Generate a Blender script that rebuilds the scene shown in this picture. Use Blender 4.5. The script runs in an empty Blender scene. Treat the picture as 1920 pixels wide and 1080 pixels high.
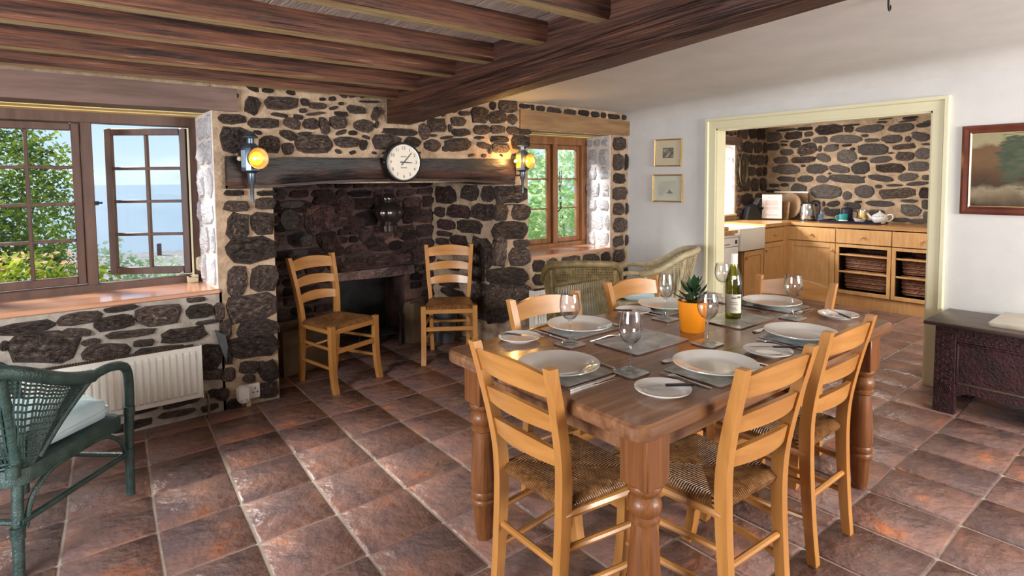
# Cottage dining room: procedural Blender scene
import bpy, bmesh, math, random
from mathutils import Vector, Matrix, noise
from math import pi, sin, cos, radians as R
random.seed(7)
C = bpy.context.scene.collection
S = bpy.context.scene
rnd = random.uniform

# ------------------------------------------------------------------ camera
F_PX, CX, CY, H = 1085.0, 960.0, 404.0, 1.45
az, pit, rol = R(38.7), R(-3.45), R(0.5)
fw = Vector((sin(az)*cos(pit), cos(az)*cos(pit), sin(pit)))
rt = Vector((cos(az), -sin(az), 0)); up = rt.cross(fw)
rt, up = rt*cos(rol) - up*sin(rol), up*cos(rol) + rt*sin(rol)
cd = bpy.data.cameras.new('camera'); cam = bpy.data.objects.new('camera', cd); C.objects.link(cam)
cd.sensor_width = 36; cd.lens = F_PX/1920*36
cd.shift_x = 0; cd.shift_y = -(540-CY)/1920
cd.clip_start = 0.05; cd.clip_end = 6000
m = Matrix.Identity(4)
for i in range(3): m[i][0] = rt[i]; m[i][1] = up[i]; m[i][2] = -fw[i]
m[2][3] = H
cam.matrix_world = m
S.camera = cam
def project(p):
    v = Vector(p) - Vector((0, 0, H)); z = v.dot(fw)
    if z < .05: return None
    return CX + F_PX*v.dot(rt)/z, CY - F_PX*v.dot(up)/z

# ------------------------------------------------------------------ view, world, lights
vs = S.view_settings
vs.view_transform = 'Standard'; vs.look = 'None'; vs.gamma = 1; vs.use_curve_mapping = False
vs.exposure = 0.55
S.cycles.use_denoising = True
S.cycles.max_bounces = 10; S.cycles.transparent_max_bounces = 24
S.cycles.sample_clamp_indirect = 6; S.cycles.caustics_reflective = False; S.cycles.caustics_refractive = False

w = bpy.data.worlds.new('sky'); S.world = w; w.use_nodes = True
nt = w.node_tree; nt.nodes.clear()
N = nt.nodes.new; L = nt.links.new
out = N('ShaderNodeOutputWorld'); bg = N('ShaderNodeBackground'); tc = N('ShaderNodeTexCoord')
sp = N('ShaderNodeSeparateXYZ'); L(tc.outputs['Generated'], sp.inputs[0])
rp = N('ShaderNodeValToRGB'); L(sp.outputs['Z'], rp.inputs[0])
e = rp.color_ramp.elements
e[0].position = 0.0; e[0].color = (.62, .74, .86, 1)
e[1].position = .55; e[1].color = (.20, .40, .80, 1)
q = e.new(.12); q.color = (.42, .62, .92, 1)
mp = N('ShaderNodeMapping'); mp.inputs['Scale'].default_value = (1.2, 1.2, 4.5); L(tc.outputs['Generated'], mp.inputs[0])
nz = N('ShaderNodeTexNoise'); nz.inputs['Scale'].default_value = 2.2; nz.inputs['Detail'].default_value = 7; L(mp.outputs[0], nz.inputs[0])
cr = N('ShaderNodeValToRGB'); cr.color_ramp.elements[0].position = .5; cr.color_ramp.elements[1].position = .72; L(nz.outputs['Fac'], cr.inputs[0])
mx = N('ShaderNodeMixRGB'); L(cr.outputs[0], mx.inputs[0]); L(rp.outputs[0], mx.inputs[1]); mx.inputs[2].default_value = (.92, .95, 1, 1)
L(mx.outputs[0], bg.inputs[0]); bg.inputs[1].default_value = .92; L(bg.outputs[0], out.inputs[0])

def lamp(name, kind, loc, energy, color=(1, 1, 1), direction=None, size=(1, 1), angle=0, portal=False):
    d = bpy.data.lights.new(name, kind); d.energy = energy; d.color = color
    if kind == 'AREA':
        d.shape = 'RECTANGLE'; d.size, d.size_y = size
        if portal: d.cycles.is_portal = True
    if kind == 'SUN': d.angle = angle
    if kind == 'POINT': d.shadow_soft_size = size[0]
    o = bpy.data.objects.new(name, d); C.objects.link(o); o.location = loc
    if direction: o.rotation_euler = Vector(direction).to_track_quat('-Z', 'Y').to_euler()
    o['kind'] = 'helper'
    return o
sa, se = R(-32), R(36)                       # hazy sun over the sea, out of the frame
sd = Vector((sin(sa)*cos(se), cos(sa)*cos(se), sin(se)))
lamp('sun', 'SUN', (-5, 12, 9), 8.5, (1, .95, .87), -sd, angle=R(22))
# added fill lamps for unbuilt windows behind and beside the camera, then the kitchen window
lamp('daylight_fill', 'AREA', (-2.4, 1.0, 1.45), 150, (.93, .96, 1), (1, .12, -.1), (1.7, 1.1))
lamp('daylight_fill', 'AREA', (3.4, -2.85, 1.5), 190, (1, .96, .9), (-.1, 1, -.04), (1.9, 1.2))
lamp('daylight_fill', 'AREA', (5.95, 4.20, 1.44), 38, (1, .97, .93), (.1, -1, -.08), (.9, .70))
lamp('kitchen_fill', 'AREA', (6.1, 1.5, 2.12), 22, (1, .9, .75), (0, 0, -1), (.5, .5))  # added unseen lamp under the kitchen ceiling, brightens the units
for x0, x1, z0, z1 in ((-1.0, .8, .8, 1.88), (3.6, 4.55, .77, 1.88), (5.4, 6.8, 1.0, 1.85)):
    lamp('window_portal', 'AREA', ((x0+x1)/2, 4.6, (z0+z1)/2), 1, direction=(0, -1, 0), size=(x1-x0, z1-z0), portal=True)

# ------------------------------------------------------------------ helpers
def BM(): return bmesh.new()
def box(bm, x0, x1, y0, y1, z0, z1, bev=0, M=None, seg=1):
    vs_ = [bm.verts.new((x, y, z)) for x in (x0, x1) for y in (y0, y1) for z in (z0, z1)]
    fs = [bm.faces.new([vs_[i] for i in q]) for q in ((0, 1, 3, 2), (4, 6, 7, 5), (0, 4, 5, 1), (2, 3, 7, 6), (0, 2, 6, 4), (1, 5, 7, 3))]
    if bev:
        es = list({e for f in fs for e in f.edges})
        r = bmesh.ops.bevel(bm, geom=es, offset=bev, segments=seg, affect='EDGES', profile=.5)
        vs_ = list({v for f in r['faces'] for v in f.verts} | {v for v in vs_ if v.is_valid})
    if M: bmesh.ops.transform(bm, matrix=M, verts=[v for v in vs_ if v.is_valid])
def loft(bm, secs, cap=True, closed=False):
    rows = [[bm.verts.new(p) for p in s] for s in secs]
    n = len(rows[0]); k = len(rows)
    for i in range(k if closed else k-1):
        a, b = rows[i], rows[(i+1) % k]
        for j in range(n): bm.faces.new((a[j], a[(j+1) % n], b[(j+1) % n], b[j]))
    if cap and not closed:
        bm.faces.new(rows[0][::-1]); bm.faces.new(rows[-1])
def catmull(pts, n=4):
    P = [Vector(p) for p in pts]; o = []
    for i in range(len(P)-1):
        a, b, c, d = P[max(i-1, 0)], P[i], P[i+1], P[min(i+2, len(P)-1)]
        for k in range(n):
            t = k/n
            o.append(.5*((2*b)+(c-a)*t+(2*a-5*b+4*c-d)*t*t+(3*b-a-3*c+d)*t**3))
    return o+[P[-1]]
def tube(bm, pts, r, n=8, closed=False):
    P = [Vector(p) for p in pts]; k = len(P); secs = []
    ref = None
    for i in range(k):
        t = (P[(i+1) % k]-P[i-1]) if closed else (P[min(i+1, k-1)]-P[max(i-1, 0)])
        t.normalize()
        if ref is None:
            ref = Vector((0, 0, 1)) if abs(t.z) < .9 else Vector((1, 0, 0))
        u = (ref - t*ref.dot(t)).normalized(); v = t.cross(u); ref = u
        rr = r[i] if isinstance(r, (list, tuple)) else r
        secs.append([P[i]+u*rr*cos(2*pi*j/n)+v*rr*sin(2*pi*j/n) for j in range(n)])
    loft(bm, secs, closed=closed)
def bar(bm, pts, wx, wy):
    loft(bm, [[(p[0]-wx/2, p[1]-wy/2, p[2]), (p[0]+wx/2, p[1]-wy/2, p[2]), (p[0]+wx/2, p[1]+wy/2, p[2]), (p[0]-wx/2, p[1]+wy/2, p[2])] for p in pts])
def lathe(bm, prof, n=24, c=(0, 0, 0), cap=True):
    secs = [[(c[0]+r*cos(2*pi*j/n), c[1]+r*sin(2*pi*j/n), c[2]+z) for j in range(n)] for r, z in prof]
    loft(bm, secs, cap=cap)
def prism(bm, pts, a, b, ax='z'):
    f = {'z': lambda p, t: (p[0], p[1], t), 'y': lambda p, t: (p[0], t, p[1]), 'x': lambda p, t: (t, p[0], p[1])}[ax]
    loft(bm, [[f(p, a) for p in pts], [f(p, b) for p in pts]])
def rrect(x0, x1, y0, y1, r, n=4):
    o = []
    for cx, cy, a0 in ((x1-r, y0+r, -90), (x1-r, y1-r, 0), (x0+r, y1-r, 90), (x0+r, y0+r, 180)):
        for k in range(n+1):
            a = R(a0+90*k/n); o.append((cx+r*cos(a), cy+r*sin(a)))
    return o
def mesh_of(name, bm, mat, smooth=True, ang=38):
    bmesh.ops.recalc_face_normals(bm, faces=bm.faces)
    if smooth:
        for f in bm.faces: f.smooth = True
        for ed in bm.edges:
            if len(ed.link_faces) == 2 and ed.calc_face_angle(0) > R(ang): ed.smooth = False
    me = bpy.data.meshes.new(name); bm.to_mesh(me); bm.free()
    for x in (mat if isinstance(mat, (list, tuple)) else [mat]): me.materials.append(x)
    return me
def obj(name, bm, mat, parent=None, loc=None, smooth=True, rot=None, ang=38, **props):
    me = bm if isinstance(bm, bpy.types.Mesh) else mesh_of(name, bm, mat, smooth, ang)
    o = bpy.data.objects.new(name, me); C.objects.link(o)
    if parent: o.parent = parent
    if loc: o.location = loc
    if rot: o.rotation_euler = rot
    for k, v in props.items(): o[k] = v
    return o
def thing(name, label, cat, loc=(0, 0, 0), rz=0, group=None, rot=None):
    o = bpy.data.objects.new(name, None); C.objects.link(o)
    o.location = loc; o.rotation_euler = rot or (0, 0, rz); o.empty_display_size = .1
    o['label'] = label; o['category'] = cat
    if group: o['group'] = group
    return o
def tag(o, label, cat, group=None):
    o['label'] = label; o['category'] = cat
    if group: o['group'] = group
    return o
def dup(root, label=None, loc=None, rz=None):
    def cp(o, par):
        c = o.copy(); C.objects.link(c); c.parent = par
        for ch in o.children: cp(ch, c)
        return c
    r = cp(root, None)
    if label: r['label'] = label
    if loc: r.location = loc
    if rz is not None: r.rotation_euler = (0, 0, rz)
    return r
def struct(name, bm=None, mat=None, parent=None, **k):
    if bm is None:
        o = bpy.data.objects.new(name, None); C.objects.link(o); o.empty_display_size = .1
    else: o = obj(name, bm, mat, parent, **k)
    o['kind'] = 'structure'
    return o

# ------------------------------------------------------------------ materials
def mat(name, c1, c2=None, scale=6, stretch=(1, 1, 1), rough=.5, bump=0, bscale=None, metal=0, lo=.35, hi=.65,
        var=0, detail=6, coat=0, c3=None, spec=.5, bdist=.01, emis=None, rough2=None):
    m = bpy.data.materials.new(name); m.use_nodes = True
    nt = m.node_tree; N = nt.nodes.new; L = nt.links.new
    b = nt.nodes['Principled BSDF']
    b.inputs['Roughness'].default_value = rough; b.inputs['Metallic'].default_value = metal
    b.inputs['Specular IOR Level'].default_value = spec
    if coat: b.inputs['Coat Weight'].default_value = coat; b.inputs['Coat Roughness'].default_value = .12
    b.inputs['Base Color'].default_value = (*c1, 1)
    tc = N('ShaderNodeTexCoord'); mp = N('ShaderNodeMapping'); mp.inputs['Scale'].default_value = stretch
    L(tc.outputs['Object'], mp.inputs[0])
    vec = mp.outputs[0]
    col = None
    if var:
        oi = N('ShaderNodeObjectInfo')
        ad = N('ShaderNodeVectorMath'); ad.operation = 'MULTIPLY_ADD'
        cb = N('ShaderNodeCombineXYZ'); L(oi.outputs['Random'], cb.inputs[0]); L(oi.outputs['Random'], cb.inputs[1])
        L(cb.outputs[0], ad.inputs[0]); ad.inputs[1].default_value = (37, 53, 11); L(vec, ad.inputs[2]); vec = ad.outputs[0]
    if c2:
        nz = N('ShaderNodeTexNoise'); nz.inputs['Scale'].default_value = scale; nz.inputs['Detail'].default_value = detail
        nz.inputs['Roughness'].default_value = .6; L(vec, nz.inputs[0])
        cr = N('ShaderNodeValToRGB'); e = cr.color_ramp.elements
        e[0].position = lo; e[0].color = (*c1, 1); e[1].position = hi; e[1].color = (*c2, 1)
        if c3: q = e.new(min(.97, hi+.12)); q.color = (*c3, 1)
        L(nz.outputs['Fac'], cr.inputs[0]); col = cr.outputs[0]
        if rough2 is not None:
            mr = N('ShaderNodeMapRange'); mr.inputs[1].default_value = lo; mr.inputs[2].default_value = hi
            mr.inputs[3].default_value = rough; mr.inputs[4].default_value = rough2
            L(nz.outputs['Fac'], mr.inputs[0]); L(mr.outputs[0], b.inputs['Roughness'])
    if var:
        hs = N('ShaderNodeHueSaturation'); mr = N('ShaderNodeMapRange'); L(oi.outputs['Random'], mr.inputs[0])
        mr.inputs[3].default_value = 1-var; mr.inputs[4].default_value = 1+var
        L(mr.outputs[0], hs.inputs['Value'])
        if col: L(col, hs.inputs['Color'])
        else: hs.inputs['Color'].default_value = (*c1, 1)
        col = hs.outputs[0]
    if col: L(col, b.inputs['Base Color'])
    if bump:
        nb = N('ShaderNodeTexNoise'); nb.inputs['Scale'].default_value = bscale or scale*3; nb.inputs['Detail'].default_value = 5; L(vec, nb.inputs[0])
        bp = N('ShaderNodeBump'); bp.inputs['Strength'].default_value = bump; bp.inputs['Distance'].default_value = bdist
        L(nb.outputs['Fac'], bp.inputs['Height']); L(bp.outputs[0], b.inputs['Normal'])
    if emis:
        b.inputs['Emission Color'].default_value = (*emis[0], 1); b.inputs['Emission Strength'].default_value = emis[1]
    return m
def glass(name, tint=(1, 1, 1), rough=.0, refl=1.0, ior=1.5, tintmix=0, solid=(1, 1, 1)):
    m = bpy.data.materials.new(name); m.use_nodes = True
    nt = m.node_tree; nt.nodes.clear(); N = nt.nodes.new; L = nt.links.new
    o = N('ShaderNodeOutputMaterial'); t = N('ShaderNodeBsdfTransparent'); edge = N('ShaderNodeMixRGB'); edge.inputs[1].default_value = (*tint, 1); edge.inputs[2].default_value = (*[c*(1-tintmix) for c in tint], 1)
    g = N('ShaderNodeBsdfGlossy'); g.inputs['Roughness'].default_value = rough
    f = N('ShaderNodeLayerWeight'); f.inputs[0].default_value = .5
    pw = N('ShaderNodeMath'); pw.operation = 'POWER'; pw.inputs[1].default_value = 4; L(f.outputs['Facing'], pw.inputs[0])
    mu = N('ShaderNodeMath'); mu.operation = 'MULTIPLY_ADD'; mu.use_clamp = True; mu.inputs[1].default_value = .75*refl; mu.inputs[2].default_value = .045*refl; L(pw.outputs[0], mu.inputs[0]); p2_ = N('ShaderNodeMath'); p2_.operation = 'POWER'; p2_.inputs[1].default_value = 2; L(f.outputs['Facing'], p2_.inputs[0]); L(p2_.outputs[0], edge.inputs[0]); L(edge.outputs[0], t.inputs[0])
    mx = N('ShaderNodeMixShader'); L(mu.outputs[0], mx.inputs[0]); L(t.outputs[0], mx.inputs[1]); L(g.outputs[0], mx.inputs[2])
    L(mx.outputs[0], o.inputs[0])
    return m

WOODX = dict(scale=3.2, detail=4)
M = {}
M['mortar'] = mat('sandy_mortar', (.30, .205, .130), (.50, .36, .24), 11, rough=.95, bump=.9, bscale=45, detail=9, bdist=.015)
M['mortar_grey'] = mat('grey_mortar', (.25, .21, .175), (.42, .365, .31), 11, rough=.95, bump=.6, bscale=50)
M['mortar_soot'] = mat('sooty_mortar', (.022, .014, .014), (.14, .070, .052), 3.5, rough=.8, bump=.9, bscale=25, c3=(.26, .17, .12), detail=9, bdist=.02)
M['mortar_pale'] = mat('limewashed_mortar', (.62, .56, .52), (.80, .76, .74), 8, rough=.9, bump=.7, bscale=50)
M['stone'] = mat('brown_stone', (.060, .042, .036), (.185, .130, .105), 4, rough=.30, bump=.9, bscale=8, var=.5, rough2=.62, c3=(.46, .40, .35), bdist=.10, lo=.40, hi=.60, detail=9)
M['stone_grey'] = mat('grey_stone', (.105, .085, .075), (.235, .20, .18), 4, rough=.6, bump=.9, bscale=8, var=.4, bdist=.08, c3=(.34, .30, .27), detail=9)
M['stone_soot'] = mat('sooty_stone', (.028, .018, .019), (.150, .080, .066), 2.4, rough=.45, bump=.9, bscale=7, var=.8, bdist=.09, c3=(.30, .22, .17), detail=9)
M['stone_pale'] = mat('limewashed_stone', (.62, .60, .63), (.78, .77, .80), 4, rough=.8, bump=.8, bscale=6, var=.10, bdist=.05, c3=(.82, .80, .80), detail=8)
M['plaster'] = mat('white_plaster', (.60, .595, .585), (.66, .655, .645), 3, rough=.9, bump=.12, bscale=14)
M['ceil_plaster'] = mat('ceiling_plaster', (.58, .565, .545), (.65, .635, .615), 2, rough=.92, bump=.15, bscale=8)
M['oldbeam'] = mat('old_beam_wood', (.028, .012, .010), (.18, .066, .034), 8, (.22, 5, 5), rough=.45, bump=1.0, bscale=14, lo=.36, hi=.62, c3=(.42, .29, .19), rough2=.75, bdist=.02)
M['beam_bounce'] = mat('beam_underside_bounce_tint', (.30, .21, .10), (.50, .38, .20), 6, (.6, 6, 5), rough=.5, bump=.6, bscale=14, c3=(.60, .50, .30))  # bounced window light put into a paler colour for joist undersides
M['beam'] = mat('dark_main_beam', (.016, .009, .009), (.12, .046, .026), 6, (7, .16, 7), rough=.36, bump=1.0, bscale=10, lo=.36, hi=.66, c3=(.38, .21, .10), rough2=.65, bdist=.02)
M['boards'] = mat('grey_boards', (.32, .26, .22), (.46, .40, .35), 4, (6, .8, 1), rough=.8, bump=.4, bscale=12, var=.12)
M['lintel_dark'] = mat('dark_lintel_wood', (.10, .055, .042), (.17, .10, .08), 3, (.6, 5, 5), rough=.6, bump=.3, bscale=10)
M['lintel'] = mat('pale_lintel_wood', (.19, .10, .042), (.31, .185, .085), 4, (.6, 5, 5), rough=.7, bump=.4, bscale=10)
M['soffit'] = mat('yellow_soffit_wood', (.66, .50, .18), (.80, .64, .30), 4, (.5, 6, 5), rough=.6, bump=.2)
M['mantel'] = mat('charred_mantel_wood', (.008, .006, .007), (.075, .034, .022), 2.4, (.8, 3, 3), rough=.5, spec=.4, bump=.7, bscale=12, lo=.42, hi=.66, c3=(.17, .07, .035))
M['sill'] = mat('varnished_sill', (.46, .20, .11), (.60, .31, .18), 4, (.5, 6, 5), rough=.30, coat=.7, spec=1.0)
M['frame_dark'] = mat('dark_window_frame', (.075, .038, .028), (.12, .064, .045), 5, (4, 4, .6), rough=.45)
M['frame_orange'] = mat('varnished_window_frame', (.20, .085, .035), (.32, .15, .065), 5, (4, 4, .6), rough=.35)
M['pane'] = glass('window_glass', (.98, 1, 1), refl=.45)
M['cream'] = mat('cream_gloss_paint', (.70, .66, .44), (.74, .70, .49), 2, rough=.4)
M['tile'] = mat('terracotta_tile', (.165, .108, .102), (.255, .135, .105), 4.0, rough=.24, bump=.8, bscale=17, var=.2, lo=.40, hi=.60, c3=(.46, .15, .055), rough2=.42, bdist=.02, detail=8)
M['grout'] = mat('tile_grout', (.34, .28, .23), (.47, .40, .34), 9, rough=.9, bump=.3)
PINE1, PINE2 = (.38, .160, .036), (.50, .232, .062)
M['pine_z'] = mat('orange_pine_upright', PINE1, PINE2, 5, (5, 5, .5), rough=.34, bump=.05, coat=.15)
M['pine_x'] = mat('orange_pine_rail', PINE1, PINE2, 5, (.5, 5, 5), rough=.34, bump=.05, coat=.15)
M['pine_y'] = mat('orange_pine_side', PINE1, PINE2, 5, (5, .5, 5), rough=.34, bump=.05, coat=.15)
M['table_top'] = mat('table_top_wood', (.150, .064, .028), (.245, .118, .060), 5, (.4, 7, 5), rough=.26, bump=.06, coat=.3, c3=(.31, .175, .098), lo=.38, hi=.62)
M['table_leg'] = mat('stained_pine_leg', (.120, .040, .012), (.215, .078, .022), 6, (8, 8, .35), rough=.40, bump=.2, coat=.1, spec=.4, c3=(.075, .024, .009))
M['white_enamel'] = mat('white_radiator_enamel', (.74, .71, .64), rough=.38)
M['white_plastic'] = mat('white_plastic', (.80, .77, .74), rough=.4)
M['cream_plastic'] = mat('cream_plastic', (.66, .56, .38), rough=.45)
M['black'] = mat('black_plastic', (.012, .012, .014), rough=.3)
M['iron'] = mat('black_iron', (.012, .011, .012), (.03, .027, .026), 9, rough=.6, bump=.4, metal=.3)
M['steel'] = mat('polished_steel', (.72, .72, .72), rough=.16, metal=1)
M['blade'] = mat('knife_steel', (.75, .75, .77), rough=.22, metal=1)
M['gunmetal'] = mat('blue_grey_lamp_metal', (.10, .13, .17), (.17, .21, .27), 9, rough=.35, metal=.75)
M['brass'] = mat('aged_brass', (.16, .10, .06), (.26, .18, .11), 12, rough=.45, metal=.7)
M['amber'] = mat('amber_lamp_glass', (.75, .32, .03), rough=.2, emis=((1.0, .34, .018), .58))
M['bulb'] = mat('glowing_bulb', (1, .8, .4), emis=((1.0, .74, .30), 5))
M['dialwhite'] = mat('clock_dial_white', (.70, .63, .53), rough=.5)
M['ceramic'] = mat('glazed_white_ceramic', (.62, .59, .55), rough=.09, coat=.5)
M['wineglass'] = glass('clear_wine_glass', (.97, .97, .98), refl=1.7, tintmix=.30)
M['cork'] = mat('cork_back', (.085, .03, .02), rough=.7)
M['green'] = mat('green_painted_wicker', (.018, .040, .036), (.038, .075, .066), 20, rough=.35, bump=.4, bscale=160)
M['olive'] = mat('olive_brown_wicker', (.12, .085, .032), (.22, .16, .065), 20, rough=.5, bump=.4, bscale=160)
M['straw'] = mat('pale_straw_wicker', (.36, .29, .16), (.50, .42, .27), 20, rough=.5, bump=.4, bscale=160)
M['cushion'] = mat('pale_blue_cushion_cloth', (.40, .58, .66), (.58, .72, .78), 4, rough=.85, bump=.25, bscale=9, bdist=.02)
M['beech'] = mat('oiled_beech', (.45, .235, .085), (.56, .315, .13), 5, (5, .6, .8), rough=.42)
M['worktop'] = mat('oak_worktop', (.34, .165, .055), (.50, .275, .11), 4, (2, .5, 3), rough=.25, coat=.3)
M['basket'] = mat('brown_wicker_basket', (.11, .040, .020), (.27, .11, .055), 50, (1, .35, 2), rough=.6, bump=1.0, bscale=60, bdist=.02)
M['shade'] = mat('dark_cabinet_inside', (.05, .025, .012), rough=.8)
M['oakdark'] = mat('dark_carved_oak', (.018, .005, .006), (.050, .012, .014), 8, (3, 1, 1), rough=.45, bump=.8, bscale=70, bdist=.012)
M['oaklid'] = mat('worn_oak_lid', (.058, .04, .033), (.12, .088, .07), 4, (5, .5, 3), rough=.34, bump=.2)
M['marble'] = mat('pale_stone_slab', (.40, .36, .28), (.52, .47, .38), 12, rough=.35)
M['mahogany'] = mat('mahogany_picture_frame', (.085, .020, .012), (.15, .042, .025), 6, rough=.28, coat=.3)
M['gilt'] = mat('gilt_frame', (.48, .30, .09), (.58, .38, .14), 8, rough=.38, metal=.4)
M['orange'] = mat('orange_glazed_pot', (.72, .22, .008), (.78, .27, .012), 3, rough=.38)
M['leaf_dark'] = mat('dark_glossy_leaf', (.010, .034, .012), (.022, .060, .020), 9, rough=.3, var=.2)
M['soil'] = mat('potting_soil', (.02, .014, .01), rough=.9)
M['slate'] = mat('dark_slate', (.06, .063, .07), (.10, .10, .11), 8, rough=.6, bump=.4)
M['log_box'] = mat('tan_box_board', (.105, .062, .030), (.15, .095, .05), 6, rough=.8)
M['paper'] = mat('white_paper', (.72, .66, .66), rough=.7)
M['ink'] = mat('grey_print', (.22, .18, .18), rough=.8)
M['board_oval'] = mat('round_board_wood', (.24, .14, .065), (.33, .20, .10), 6, (1, 4, 1), rough=.6)
M['navy'] = mat('black_lacquer_tray', (.010, .012, .03), rough=.45)
M['teal'] = mat('teal_print', (.02, .30, .30), rough=.3)
M['blue'] = mat('blue_print', (.20, .35, .62), rough=.5)
M['pan'] = mat('pewter_dish', (.12, .10, .06), rough=.3, metal=.7)

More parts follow.
